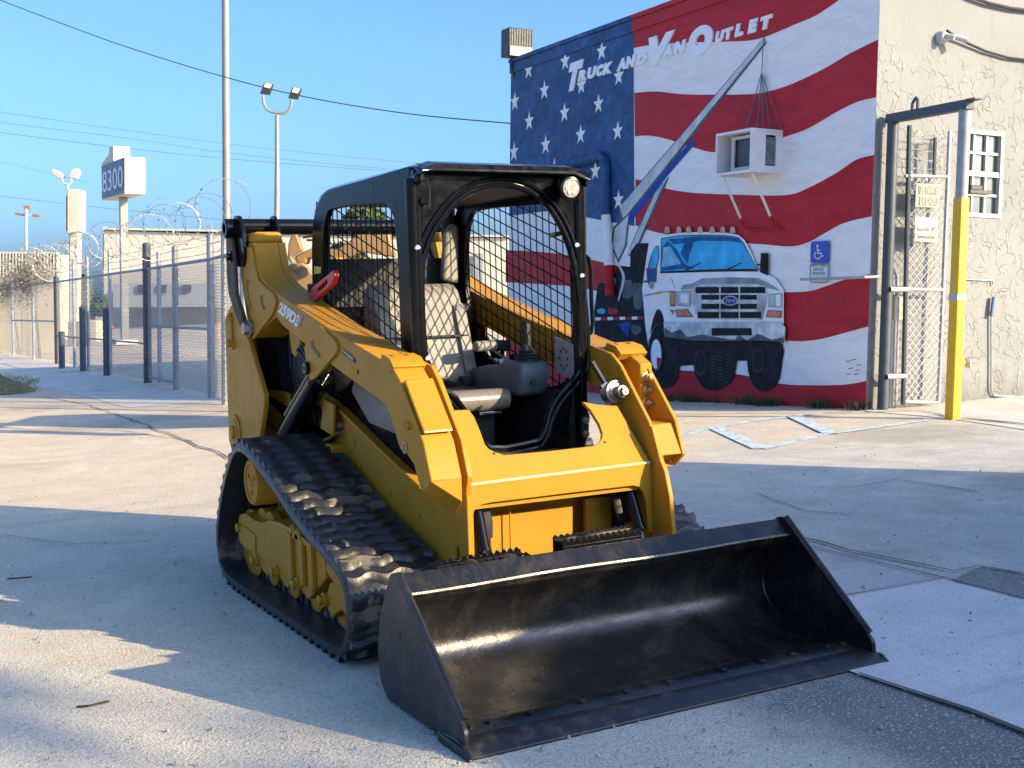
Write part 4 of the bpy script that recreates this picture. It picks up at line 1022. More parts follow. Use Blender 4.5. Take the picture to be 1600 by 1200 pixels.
for x in (380, 405, 428, 452, 640, 700, 740): MB().prism([LA(x, 470, -.2), LA(x + 14, 470, -.2), LA(x + 14, 396, -.2), LA(x, 396, -.2)], iA.to_3x3() @ (-fw * .1)).build("window", paint("far_window", (.22, .26, .25), .2), fb_)
rw = ground_at(40, 62)
rb = thing("ribbed_building", "low cream ribbed metal building at the left edge behind the fence", "building", mat=upright(rw)); iR = upright(rw).inverted()
def LR(px, py, d=0.0): return iR @ (at_dist(px, py, rw) + fw * d)
MB().prism([LR(-260, 545), LR(96, 545), LR(96, 398), LR(-260, 392)], iR.to_3x3() @ (fw * 1.0)).build("wall", M_cabw, rb)
for k in range(36):
    x = -80 + k * 4.9
    MB().prism([LR(x, 445, -.05), LR(x + 1.8, 445, -.05), LR(x + 1.8, 394, -.05), LR(x, 394, -.05)], iR.to_3x3() @ (-fw * .25)).build("rib", M_cabw, rb)
MB().prism([LR(-260, 440, -.3), LR(96, 444, -.3), LR(96, 434, -.3), LR(-260, 430, -.3)], iR.to_3x3() @ (-fw * .2)).build("gutter", M_bs, rb)
# low walls and drum in the lot
def lot_box(name, label, cat, px0, px1, top, bot, depth, M, ang=0):
    p = fx((px0 + px1) / 2, bot); mt = upright(p, facing(p, ang)); iv = mt.inverted()
    a, c = iv @ at_dist(px0, bot, p), iv @ at_dist(px1, bot, p); h = height_to(p, top)
    o = MB().box((a.x, 0, -.02), (c.x, depth, h)).build(name, M, None, .03); o.matrix_world = mt
    return tag(o, label, cat)
M_lotw = paint("lot_wall", (.42, .37, .28), .85, .12, 1.2); M_lotd = paint("lot_wood", (.19, .16, .12), .85, .25, 2)
lot_box("low_wall", "long low cream wall behind the fence at the left edge", "wall", -60, 96, 449, 551, .3, M_lotw)
lot_box("planter_box", "dark weathered box beside the cream block behind the fence", "box", 106, 124, 503, 541, 1.2, M_lotd)
lot_box("concrete_block", "cream concrete block behind the fence right of the dark box", "block", 125, 151, 501, 534, 1.6, M_lotw)
lot_box("parked_trailer", "pale grey trailer seen through the fence below the far building", "trailer", 188, 330, 424, 500, 2.5, M_bs)
lot_box("dark_shrub_bed", "dark low planting bed behind the fence by the sign pole", "bed", 160, 196, 478, 503, 1.5, paint("dark_planting", (.03, .045, .03), .9, .4, 2))
# traffic cones and barricades
M_or = paint("cone_orange", (.75, .16, .03), .5, .1); M_crw = paint("cone_white", (.72, .68, .62), .5)
for i, (x, top, bot) in enumerate(((214, 490, 508), (147, 484, 505), (172, 490, 512))):
    p = fx(x, bot); h = height_to(p, top)
    o = thing("traffic_cone", ("orange traffic cone with a white band right of the number sign pole", "orange traffic cone behind the concrete block, leftmost of three", "orange traffic cone left of the number sign pole")[i], "cone", p, None, "traffic cones beyond the fence")
    MB().box((-h * .28, -h * .28, 0), (h * .28, h * .28, h * .06)).build("base", M_or, o)
    MB().lathe((0, 0, h * .06), (0, 0, 1), [(0, h * .2), (h * .9, h * .05)], 12).build("body", M_or, o)
    MB().lathe((0, 0, h * .06), (0, 0, 1), [(h * .42, h * .139), (h * .66, h * .099)], 12).build("band", M_crw, o)
for i, (x0, x1, t_, bt, M) in enumerate(((229, 254, 486, 497, M_or), (336, 350, 478, 498, M_or), (341, 352, 504, 530, M_or))):
    p = fx((x0 + x1) / 2, bt + 6); mt = upright(p, facing(p)); iv = mt.inverted(); a, c = iv @ at_dist(x0, bt, p), iv @ at_dist(x1, bt, p); zt = (iv @ at_dist(x0, t_, p)).z
    o = thing("road_sign" if i == 0 else "barricade", ("orange arrow sign seen through the fence gate", "upper orange and white barricade panel seen beside the rear tower of the loader", "lower orange barricade panel seen beside the rear tower of the loader")[i], "sign" if i == 0 else "barricade", mat=mt)
    if i == 0: MB().prism([(a.x, 0, a.z), (a.x + (c.x - a.x) * .7, 0, a.z), (a.x + (c.x - a.x) * .7, 0, a.z - .1), (c.x, 0, (a.z + zt) / 2), (a.x + (c.x - a.x) * .7, 0, zt + .1), (a.x + (c.x - a.x) * .7, 0, zt), (a.x, 0, zt)], (0, .05, 0)).build("arrow", M, o)
    else:
        MB().box((a.x, 0, a.z), (c.x, .06, zt)).build("panel", M, o)
        for k in range(3): MB().box((a.x + (c.x - a.x) * (k + .2) / 3, -.01, a.z + .03), (a.x + (c.x - a.x) * (k + .55) / 3, 0, zt - .03)).build("stripe", M_crw, o)
    for xx in (a.x + .1, c.x - .1): MB().box((xx - .03, .01, -.05), (xx + .03, .05, max(a.z, .1))).build("leg", M_crw, o)

# ------------------------------------------------------------------ plants
def leaf_mat(name, a, c2):
    t = NT(name); p = t.pos(False); n_ = t.noise(p, 1.3, 5, .7); oi = t.noise(p, 18, 2, .5)
    c = t.mix(t.rng(n_, .3, .7), a, c2); c = t.mix(t.rng(oi, .55, .75, 0, .5), c, tuple(q * 1.7 for q in c2)); t.set(c, .65, spec=.3)
    return t.m
M_leaf = leaf_mat("leaf_green", (.035, .06, .018), (.075, .10, .03)); M_dryvine = leaf_mat("dry_vine", (.16, .14, .10), (.26, .23, .17)); M_bark = paint("bark", (.12, .09, .06), .9, .3, 6)
def clump(b, c, rad, n, ls, rnd, flat_=1.0):
    for _ in range(n):
        d = V((rnd.gauss(0, 1), rnd.gauss(0, 1), rnd.gauss(0, 1))).normalized(); q = c + V((d.x * rad, d.y * rad, d.z * rad * flat_)) * rnd.uniform(.35, 1.05) ** .6
        a = V((rnd.gauss(0, 1), rnd.gauss(0, 1), rnd.gauss(0, .6))).normalized(); bb = a.cross(d + V((.01, 0, 0))).normalized(); s = ls * rnd.uniform(.5, 1.2)
        b.add([q - a * s, q - bb * s * .45, q + a * s, q + bb * s * .45], [(0, 1, 2, 3)])
def plant(name, label, cat, base, h, rad, n, ls, seed, M, trunk=True):
    rnd = random.Random(seed); o = thing(name, label, cat, base); b = MB(); tb = MB()
    if trunk: tb.tube([(0, 0, 0), (rad * .05, 0, h * .35), (0, rad * .05, h * .7)], [h * .03, h * .022, h * .01], 8)
    for k in range(14 if trunk else 9):
        a = rnd.uniform(0, 6.28); rr = rad * math.sqrt(rnd.uniform(0, .75)); z = h * (rnd.uniform(.45, .93) if trunk else rnd.uniform(.25, .8))
        c = V((rr * math.cos(a), rr * math.sin(a), z))
        if trunk: tb.tube([(0, 0, h * rnd.uniform(.3, .6)), c * .6 + V((0, 0, z * .35)), c], [h * .012, h * .008, h * .003], 5)
        else: tb.tube([(0, 0, 0), c], [.03, .008], 4)
        clump(b, c, rad * rnd.uniform(.28, .48), n, ls, rnd, .8)
    kind(b.build("foliage", M, o), 'stuff'); tb.build("trunk" if trunk else "stem", M_bark, o); return o
for i, (px_, d_, tp_, w_px, sd) in enumerate(((120, 70, 402, 26, 3), (152, 74, 403, 24, 4))):
    bs = ground_at(px_, d_); h = height_to(bs, tp_); plant("bush", ("green bush behind the fence below the narrow cream sign", "green bush behind the fence below the maroon wall end")[i], "bush", bs, h, w_px * d_ / FPX * 1.05, 330, .20, sd, M_leaf, False)
for i, (px_, py_, tp_, wpx, sd) in enumerate(((68, 566, 402, 34, 5), (30, 562, 420, 24, 6))):
    bs = V((-2.6, -31.5 - i * 4.0, 0)); h = height_to(bs, tp_)
    rnd = random.Random(sd); b = MB()
    for _ in range(260):
        q = V((rnd.gauss(0, .12), rnd.gauss(0, .95), h * .80 + rnd.gauss(0, h * .085))); pts = [q]
        for _k in range(3): q = q + V((rnd.gauss(0, .12), rnd.gauss(0, .16), rnd.gauss(0, .13))); pts.append(q)
        b.tube(pts, .010, 3)
        if rnd.random() < .8: clump(b, q, .12, 3, .06, rnd)
    for k in range(5): b.tube([(0, k * .3 - .6, 0), (rnd.gauss(0, .1), k * .3 - .6, h * .5), (0, k * .35 - .7, h * .8)], .02, 4)
    o = b.build("dry_vine", M_dryvine); o.location = bs; tag(o, ("tangle of dry vine caught in the razor wire below the narrow cream sign", "tangle of dry vine on the fence top at the left edge")[i], "vine")
for i, (px_, d_, tp_, wr_, sd) in enumerate(((566, 75, 318, 1.7, 11),)):
    bs = ground_at(px_, d_); h = height_to(bs, tp_); plant("tree", ("round green tree seen through the cab screen above the rear tube", "farther green tree seen behind the rear of the cab")[i], "tree", bs, h, wr_, 420, .22, sd, M_leaf)
# overhead wires
M_line2 = paint("overhead_line", (.05, .06, .08), .6)
def wire(px, d0, d1, rad, label):
    px = bezier_px(px, 6); pts = []
    for i, (x, y) in enumerate(px):
        d = ray(x, y); k = i / (len(px) - 1); pts.append(CAM_LOC + d * ((d0 + (d1 - d0) * k) / d.dot(CF)))
    tag(MB().tube(pts, rad * .68, 5).build("overhead_wire", M_line2), label, "wire", "overhead wires")
endp = (BF @ V((LW + .03, .05, wall(799, 193).z)) - CAM_LOC).dot(CF)
wire([(-120, -48), (0, 0), (100, 38), (200, 74), (350, 120), (480, 152), (640, 178), (799, 193)], 30, endp, .017, "thick overhead wire running from the top left corner down to the painted building")
wire([(-100, 158), (0, 175), (200, 204), (400, 230), (640, 254), (760, 262)], 60, 95, .018, "upper of three thin overhead wires crossing the sky behind the number sign")
wire([(-100, 174), (0, 191), (200, 216), (357, 239), (560, 260), (760, 274)], 60, 95, .020, "middle of three thin overhead wires crossing the sky behind the number sign")
wire([(-100, 193), (0, 207), (200, 232), (357, 248), (560, 264), (760, 276)], 60, 95, .024, "lowest of three thin overhead wires crossing the sky behind the number sign")
wire([(-100, 292), (0, 306), (100, 318), (240, 333), (357, 344)], 80, 90, .022, "thin overhead wire low in the sky passing behind the narrow cream sign")
wire([(-100, 240), (0, 253), (80, 272), (140, 285)], 80, 85, .014, "faint overhead wire in the sky at the left edge")

# another loader parked behind, seen past the rear of the cab
pl0 = ground_at(470, 12.5); pm = upright(pl0); pi_ = pm.inverted()
pk = thing("parked_loader", "second tan machine parked behind the cab, only its arm pivots and boom showing", "loader", mat=pm)
def LP(px, py, d=0.0): return pi_ @ (at_dist(px, py, pl0) + fw * d)
M_ptan = paint("parked_tan", (.25, .145, .05), .5, .15, 2, dirt=(.2, .13, .06), dirt_at=(.6, .85))
def pp(name, px, d, th, M, par=pk, bv=.02): return MB().prism([LP(a, c, d) for a, c in px], pi_.to_3x3() @ (fw * th)).build(name, M, par, bv)
tpz = pp("tower", [(432, 427), (455, 412), (472, 410), (478, 415), (500, 440), (500, 560), (440, 560), (438, 470)], 0, .12, M_ptan)
for a, c, q in ((457, 418, .035), (461, 418, .035), (473, 425, .06)): MB().lathe(LP(a, c, -.01), pi_.to_3x3() @ -fw, [(0, q), (.03, q), (.035, q * .4)], 12).build("bolt", M_blk, tpz)
pp("link", [(453, 361), (457.5, 360), (465, 379), (469, 390), (459, 395), (451, 401), (456, 412), (449, 410), (445, 400), (446, 380)], .15, .10, M_ptan)
pp("boom", [(451, 401), (459, 394), (482, 385), (520, 388), (565, 356), (603, 360), (612, 400), (560, 392), (520, 412), (484, 401), (471, 402), (471, 411), (456, 411)], .3, .25, M_ptan)
pp("cap", [(518, 400), (533, 402), (534, 411), (519, 410)], .2, .08, paint("bright_yellow", (.6, .33, .03), .4), pk)
pp("body", [(478, 418), (612, 404), (640, 404), (640, 560), (478, 560)], .6, 1.2, paint("parked_navy", (.025, .03, .05), .5), pk, .05)
pp("cab_post", [(612, 360), (618, 360), (620, 404), (614, 404)], .6, .1, M_blk)
for i in range(3): MB().tube([LP(462 + 6 * i, 366 + 4 * i, .2), LP(476 + 4 * i, 362 + 6 * i, .2), LP(490, 356 + 10 * i, .2)], .012, 5).build("hose", M_cab, pk)

# unseen tree added behind the camera to break the sun on the near pavement
tb_ = V((.804 * 3.75 - .595 * 21.5, .595 * 3.75 + .80 * 21.5, 0))
rnd = random.Random(21); stt = thing("unseen_shade_tree", "unseen open crowned tree added to break the sun on the near pavement", "tree", tb_); b = MB(); tk = MB()
tk.tube([(0, 0, 0), (.1, 0, 2.5), (0, .1, 5.5)], [.2, .16, .1], 8)
for k in range(84):
    a = rnd.uniform(0, 6.28); rr = 1.4 * math.sqrt(rnd.uniform(0, 1)); c = V((rr * math.cos(a), rr * math.sin(a), 7.7 + rnd.uniform(-2.3, 2.3)))
    tk.tube([(0, 0, rnd.uniform(3, 5.5)), c * .6 + V((0, 0, 2.6)), c], [.06, .04, .012], 5); clump(b, c, rnd.uniform(.35, .55), 40, .11, rnd, .9)
kind(b.build("foliage", M_leaf, stt), 'stuff'); tk.build("trunk", M_bark, stt)
# ================================================================== the track loader (x: towards the left of the picture, y: forwards, z: up)
ld = thing("track_loader", "yellow compact track loader with a black open cab and a wide black bucket", "track loader", (0, 0, 0))
YEL = (.42, .205, .018)
t = NT("loader_yellow"); p = t.pos(True); n_ = t.noise(p, 3.0, 7, .62); sc1 = t.noise(t.pos(True, (1, .25, 6)), 9, 6, .7); ch = t.noise(p, 48, 4, .75)
c_ = t.mix(t.rng(n_, .3, .7), tuple(q * .92 for q in YEL), tuple(q * 1.07 for q in YEL))
c_ = t.mix(t.rng(t.noise(p, 5, 8, .72), .55, .82, 0, .65), c_, (.24, .155, .06))                 # dust film
c_ = t.mix(t.rng(sc1, .66, .73, 0, .45), c_, (.22, .13, .04))                                   # scuffs
c_ = t.mix(t.rng(ch, .695, .73, 0, .75), c_, (.10, .07, .045))                                  # chips
t.set(c_, t.rng(t.noise(p, 7, 6, .65), .3, .7, .34, .55), spec=.16); t.bump(t.noise(p, 90, 3, .6), .08, .002); M_y = t.m
M_k = paint("gloss_black", (.0045, .0045, .005), .14, .3, 9, rvar=.07, spec=.22, dirt=(.03, .026, .022), dirt_at=(.70, .95))
M_kc = paint("cab_black", (.0045, .0045, .005), .22, .3, 7, rvar=.09, spec=.10, dirt=(.03, .024, .018), dirt_at=(.64, .95))
M_kk = paint("matt_black", (.012, .012, .013), .6, .3, 9)
t = NT("bucket_black"); p = t.pos(True)
n_ = t.noise(p, 3.2, 9, .72, .5); s_ = t.noise(t.pos(True, (5, 1, 1)), 2.2, 8, .72); fn = t.noise(p, 55, 3, .7)
c_ = t.mix(t.rng(n_, .35, .65), (.006, .006, .0075), (.014, .0135, .0135))
c_ = t.mix(t.rng(s_, .50, .72, 0, .55), c_, (.060, .050, .036)); c_ = t.mix(t.rng(n_, .54, .66, 0, .35), c_, (.10, .085, .06)); c_ = t.mix(t.rng(fn, .64, .70, 0, .35), c_, (.12, .10, .07))
c_ = t.mix(t.rng(t.noise(p, 13, 6, .7), .64, .70, 0, .8), c_, (.05, .028, .015))
t.set(c_, t.rng(t.noise(p, 6, 7, .7), .3, .7, .12, .46)); t.bump(t.noise(p, 24, 6, .7), .35, .005); M_bk = t.m
t = NT("track_rubber"); p = t.pos(False)
d_ = t.rng(t.noise(p, 3.1, 8, .66, .5), .575, .60); d2 = t.noise(p, 26, 5, .65)
c_ = t.mix(t.rng(d2, .3, .7), (.012, .013, .016), (.026, .027, .030)); c_ = t.mix(d_, c_, t.mix(t.rng(d2, .3, .7), (.085, .072, .055), (.155, .135, .10)))
t.set(c_, t.math('MAXIMUM', t.rng(d2, .3, .7, .28, .55), t.math('MULTIPLY', d_, .92))); t.bump(d2, .6, .006); M_rub = t.m
M_chr = paint("bright_steel", (.55, .55, .54), .16, .1, 10, metal=1.0); M_st = paint("dull_steel", (.30, .27, .22), .38, .25, 14, metal=.8)
M_red = paint("red_paint", (.42, .012, .018), .3, .1, 8); M_seat = paint("seat_vinyl", (.215, .20, .17), .55, .12, 14, bump=.002); M_dk = paint("cab_trim_dark", (.022, .022, .024), .65, .2, 8)
M_gr = paint("console_grey", (.085, .105, .125), .5, .1, 8); M_panel2 = paint("side_panel_grey", (.17, .155, .15), .5, .1, 4); M_hose = paint("hose_rubber", (.014, .014, .015), .5)
M_decal = paint("decal_white", (.72, .70, .66), .5, .05); M_dark_decal = paint("decal_dark", (.07, .065, .06), .5)
def yz(pts, x): return [V((x, a, c)) for a, c in pts]
def side_prism(b, pts, x0, x1): return b.prism(yz(pts, x0), (x1 - x0, 0, 0))
def rnd_poly(pts, rad, n=4):
    """Round the corners of a closed 2D polygon."""
    out = []; m = len(pts)
    for i in range(m):
        p, a, c = V(pts[i]), V(pts[i - 1]), V(pts[(i + 1) % m])
        d1, d2_ = (a - p), (c - p); k = min(rad, d1.length * .45, d2_.length * .45)
        q1_, q2_ = p + d1.normalized() * k, p + d2_.normalized() * k
        for j in range(n + 1):
            t_ = j / n; out.append(tuple((1 - t_) ** 2 * q1_ + 2 * t_ * (1 - t_) * p + t_ * t_ * q2_))
    return out
TRACK = [(.02, .035), (.3, .028), (.7, .028), (1.1, .028), (1.45, .032), (1.555, .075), (1.605, .15), (1.615, .24), (1.585, .325), (1.51, .385), (1.37, .425), (1.17, .475), (.96, .54), (.79, .607), (.6, .672), (.42, .722), (.27, .745), (.165, .722), (.06, .645), (-.09, .485), (-.195, .31), (-.218, .2), (-.185, .10), (-.10, .05)]
XO, XI = .855, .455
belt, BL = smooth_closed(TRACK, 160)
def nrm(pts, i):
    a, c = pts[i - 1], pts[(i + 1) % len(pts)]; d = V((c[0] - a[0], c[1] - a[1])).normalized(); return V((d.y, -d.x))
# bottom runs left to right (+y), so the outside lies to the right of travel
def make_track(s):
    b = MB(); m = len(belt); ring = []
    prof = [(XO, .0, 0), (XO - .012, .012, 0), (XI + .012, .012, 0), (XI, 0, 0), (XI, -.030, 0), (XI + .03, -.034, 0), (XO - .03, -.034, 0), (XO, -.030, 0)]
    for i in range(m):
        nn = nrm(belt, i)
        for x, o, _ in prof: b.v.append((s * x, belt[i][0] + nn.x * o, belt[i][1] + nn.y * o))
    k = len(prof)
    for i in range(m):
        j = (i + 1) % m
        for q in range(k): b.f.append((i * k + q, i * k + (q + 1) % k, j * k + (q + 1) % k, j * k + q))
    tr_ = b.build("track", M_rub, ld, angle=50)
    # one wavy tread bar, repeated round the loop
    nb_ = 54; tb = MB(); N = 28; top = []; 
    for q in range(N + 1):
        x = XI + .006 + (XO - XI - .012) * q / N; y = .010 * math.sin(q / N * 2 * math.pi * 3)
        tb.v += [(s * x, y - .032, -.006), (s * x, y - .018, .016), (s * x, y + .006, .023), (s * x, y + .018, -.006)]
    for q in range(N):
        for e_ in range(3): tb.f.append((q * 4 + e_, q * 4 + e_ + 1, q * 4 + e_ + 5, q * 4 + e_ + 4))
    tb.f.append((0, 1, 2, 3)); tb.f.append(tuple(N * 4 + e_ for e_ in (3, 2, 1, 0)))
    me = tb.mesh("tread_bar", M_rub, 48)
    fine, _ = smooth_closed(TRACK, nb_ * 4)
    for i in range(nb_):
        p = fine[i * 4]; nn = nrm(fine, i * 4); o = link("tread_bar", me, tr_); tt = V((-nn.y, nn.x))
        o.matrix_local = Matrix(((1, 0, 0, 0), (0, tt.x, nn.x, p[0] + nn.x * .010), (0, tt.y, nn.y, p[1] + nn.y * .010), (0, 0, 0, 1)))
    g = MB()
    for i in range(0, nb_ * 4, 4):
        p = fine[i]; nn = nrm(fine, i); tt = V((-nn.y, nn.x)); c = V(p) - nn * .034
        for xx in ((XO + XI) / 2 - .05, (XO + XI) / 2 + .05):
            a0_ = c - tt * .025; a1_ = c + tt * .025; b1_ = c + tt * .012 - nn * .045; b0_ = c - tt * .012 - nn * .045
            g.prism(yz([tuple(q) for q in (a0_, a1_, b1_, b0_)], s * (xx - .014)), (s * .028, 0, 0))
    kind(g.build("guide_lug", M_rub, tr_), 'stuff')
    return tr_
FRAME = [(-.05, .345), (-.02, .365), (.07, .385), (.194, .369), (.32, .375), (.447, .405), (.608, .418), (.852, .408), (1.178, .386), (1.178, .271), (.955, .135), (.90, .150), (.80, .185), (.755, .180), (.68, .128), (.62, .140), (.52, .19), (.47, .185), (.385, .128), (.32, .145), (.235, .19), (.10, .20), (-.02, .218), (-.055, .29)]
GUARD = [(1.192, .372), (1.312, .355), (1.411, .30), (1.458, .225), (1.465, .155), (1.349, .175), (1.285, .15), (1.23, .115), (1.182, .15), (1.186, .206), (1.225, .262), (1.262, .275), (1.192, .30)]
def undercarriage(s):
    tr_ = make_track(s)
    side_prism(MB(), FRAME, s * .62, s * .785).build("roller_frame", M_y, ld, .006)
    side_prism(MB(), GUARD, s * .62, s * .785).build("idler_guard", M_y, ld, .006)
    rp = MB(); side_prism(rp, [(-.045, .30), (.07, .32), (.24, .30), (.235, .22), (.10, .21), (-.02, .225)], s * .785, s * .793); rp.build("frame_plate", M_y, ld, .004)
    for y0 in (.75, .90, 1.02):
        side_prism(MB(), [(y0, .40), (y0 + .05, .40), (y0 + .055, .20), (y0 + .03, .19), (y0 + .005, .21)], s * .785, s * .806).build("frame_rib", M_y, ld, .004)
    side_prism(MB(), rnd_poly([(.80, .415), (1.04, .40), (1.04, .375), (.80, .385)], .01), s * .66, s * .80).build("tension_cover", M_y, ld, .004)
    for y, z in ((.80, .44), (.87, .435)):
        MB().lathe((s * .70, y, z - .03), (s, 0, 0), [(0, .03), (.09, .03), (.10, .022)], 14).build("grease_fitting", M_y, ld)
    for y in (.31, .61, .905, 1.235):
        w = MB(); w.lathe((s * .60, y, .155), (s, 0, 0), [(0, .090), (.05, .090), (.06, .06), (.09, .06), (.10, .090), (.132, .090), (.136, .07), (.138, .03)], 28)
        ro_ = w.build("road_roller", M_y, ld)
        MB().lathe((s * .775, y - .055, .165 + .02), (s, 0, 0), [(0, .030), (.026, .030), (.028, .021), (.046, .021), (.05, .012)], 14).build("roller_bolt", M_y, ro_)
    MB()._lathe(V((s * .60, .012, .222)), V((s, 0, 0)), [(0, .165), (.05, .165), (.055, .10), (.09, .10), (.095, .166), (.135, .168), (.142, .155), (.143, .05)], 36).build("rear_idler", M_y, ld)
    MB()._lathe(V((s * .60, 1.40, .222)), V((s, 0, 0)), [(0, .165), (.05, .165), (.055, .10), (.11, .10), (.115, .168), (.14, .165), (.141, .05)], 36).build("front_idler", M_y, ld)
    MB().lathe((s * .775, -.02, .30), (s, 0, 0), [(0, .022), (.03, .022), (.034, .012)], 12).build("frame_bolt", M_y, ld)
    hub = MB()._lathe(V((s * .44, .275, .565)), V((s, 0, 0)), [(0, .135), (.12, .135), (.125, .112), (.36, .112), (.372, .104), (.372, .086), (.366, .084), (.366, .02)], 40).build("final_drive", M_y, ld)
    for k in range(3):
        g = k * 2.09 + .5; c = V((s * .806, .275 + .05 * math.cos(g), .565 + .05 * math.sin(g)))
        MB().lathe(c, (s, 0, 0), [(0, .012), (.006, .012), (.008, .006)], 10).build("drain_plug", M_y, hub)
    c = V((s * .806, .275, .565))
    for a, d in (((-.02, -.02), (.02, .02)), ((-.02, .02), (.02, -.02)), ((-.026, 0), (.026, 0)), ((0, -.026), (0, .026))):
        MB().tube([c + V((0, a[0], a[1])), c + V((0, d[0], d[1]))], .003, 4).build("cast_mark", M_y, hub)
    sp_ = MB(); pr = []
    for k in range(22):
        for a, q in ((-.30, .155), (-.16, .195), (.16, .195), (.30, .155)):
            g = 2 * math.pi * (k + a) / 22; pr.append((.275 + q * math.cos(g), .565 + q * math.sin(g)))
    side_prism(sp_, pr, s * .60, s * .64).build("sprocket", M_y, ld)
    for y, z in ((.17, .33), (.29, .33)): MB()._lathe(V((s * .60, y, z)), V((s, 0, 0)), [(0, .085), (.04, .085), (.045, .05), (.09, .05), (.095, .088), (.13, .088), (.131, .03)], 26).build("carrier_wheel", M_y, ld)
    sb_ = MB()
    sb_.box((min(s * .44, s * .62), -.05, .22), (max(s * .44, s * .62), 1.35, .40)); sb_.build("track_beam", M_kk, ld)
for s in (1, -1): undercarriage(s)

# ------------------------------------------------------------------ chassis
SIDE = [(-.62, .30), (-.62, .78), (-.10, .98), (.10, .985), (.25, .97), (.409, .941), (.50, .912), (.98, .766), (1.397, .648), (1.55, .66), (1.66, .74), (1.797, .70), (1.797, .43), (1.72, .30), (1.3, .22), (.2, .22)]
for s in (1, -1):
    side_prism(MB(), SIDE, s * .405, s * .43).build("chassis_side", M_y, ld, .006)
    # folded lip along the sloping top of the chassis side
    lp = MB(); side_prism(lp, [(.50, .913), (.98, .767), (1.40, .649), (1.40, .632), (.98, .748), (.50, .893)], s * .40, s * .448); lp.build("chassis_lip", M_y, ld, .004)
    for y, z in ((.66, .76), (.62, .72), (1.06, .58), (1.35, .52), (1.5, .40), (.72, .66)):
        MB().lathe((s * .43, y, z), (s, 0, 0), [(0, .011), (.007, .011), (.009, .004)], 10).build("bolt", M_y, ld)
    # rear fender and dark engine bay behind the boom
    side_prism(MB(), [(-.60, .72), (.02, .72), (.40, .74), (.52, .78), (.55, .93), (.42, .95), (.36, .80), (.26, .73), (.13, .72), (.02, .76), (-.06, .86), (-.10, .95), (-.60, .95)], s * .47, s * .485).build("fender_plate", M_y, ld, .004)
    side_prism(MB(), [(-.70, .62), (.55, .62), (.55, .74), (-.70, .74)], s * .40, s * .50).build("fender_shelf", M_y, ld, .004)
MB().box((-.395, -.72, .28), (.395, .30, 1.38)).build("engine_bay", M_kk, ld, .02)
MB().box((-.40, -.80, .34), (.40, -.70, 1.40)).build("rear_door", M_y, ld, .03)
MB().box((-.36, -.70, 1.38), (.36, .08, 1.47)).build("engine_hood", M_kk, ld, .03)
MB().box((-.40, .30, .24), (.40, 1.45, .60)).build("belly", M_kk, ld)
for s in (1, -1):
    for k in range(5): MB().tube([(s * .42, -.2 + .07 * k, 1.30), (s * .44, -.15 + .07 * k, 1.1 - .03 * k), (s * .43, -.05 + .08 * k, .82)], .014, 7).build("hose", M_hose, ld)
    MB().box((min(s * .40, s * .47), .0, 1.02), (max(s * .40, s * .47), .16, 1.26)).build("valve_block", M_kk, ld, .008)
    for y, z in ((.45, .83), (.52, .83), (.47, .79)): MB().lathe((s * .43, y, z), (s, 0, 0), [(0, .02), (.03, .02), (.034, .01)], 10).build("fitting", M_st, ld)
# yellow front sheet: sloping upper face with a notch for the step, upright band and two legs
P0 = V((0, 1.80, .705)); NS = V((0, .265, .18)).normalized()
up_px = [(729, 757.5), (700, 690), (686, 650), (694, 641), (733, 639.5), (741.6, 652), (750, 672), (758, 694), (764, 701), (773, 705.5), (788, 710.5), (860, 704), (925.6, 696.5), (934, 692.5), (940, 685), (941, 676), (936, 662), (923, 641), (910, 627), (930, 631), (952, 633.5), (964, 633), (1016, 721.5)]
MB().prism([on_plane(a, c, P0, NS) for a, c in up_px], NS * -.018).build("front_sheet", M_y, ld, .004)
bd_px = [(728.5, 757.8), (1016.5, 721.8), (1019, 775), (1022, 832), (1013, 833), (1010, 782), (1005, 768), (999, 761.5), (990, 759.3), (880, 772), (766.5, 786), (755, 788.5), (747.5, 792), (741, 799), (739.5, 808), (741.5, 866), (732, 868)]
MB().prism([on_y(a, c, 1.80) for a, c in bd_px], (0, -.02, 0)).build("front_band", M_y, ld, .004)
MB().tube([on_y(730, 758, 1.799), on_y(1015, 722.5, 1.799)], .006, 6).build("fold_seam", paint("pale_edge", (.66, .52, .28), .4), ld)  # fold line drawn in a paler colour than the sheet
for a, c in ((772, 708.6), (945, 691)):
    q = on_plane(a, c, P0, NS); MB().lathe(q - NS * .001, NS, [(0, .006), (.0025, .006)], 10).build("hole_plug", M_kk, ld)
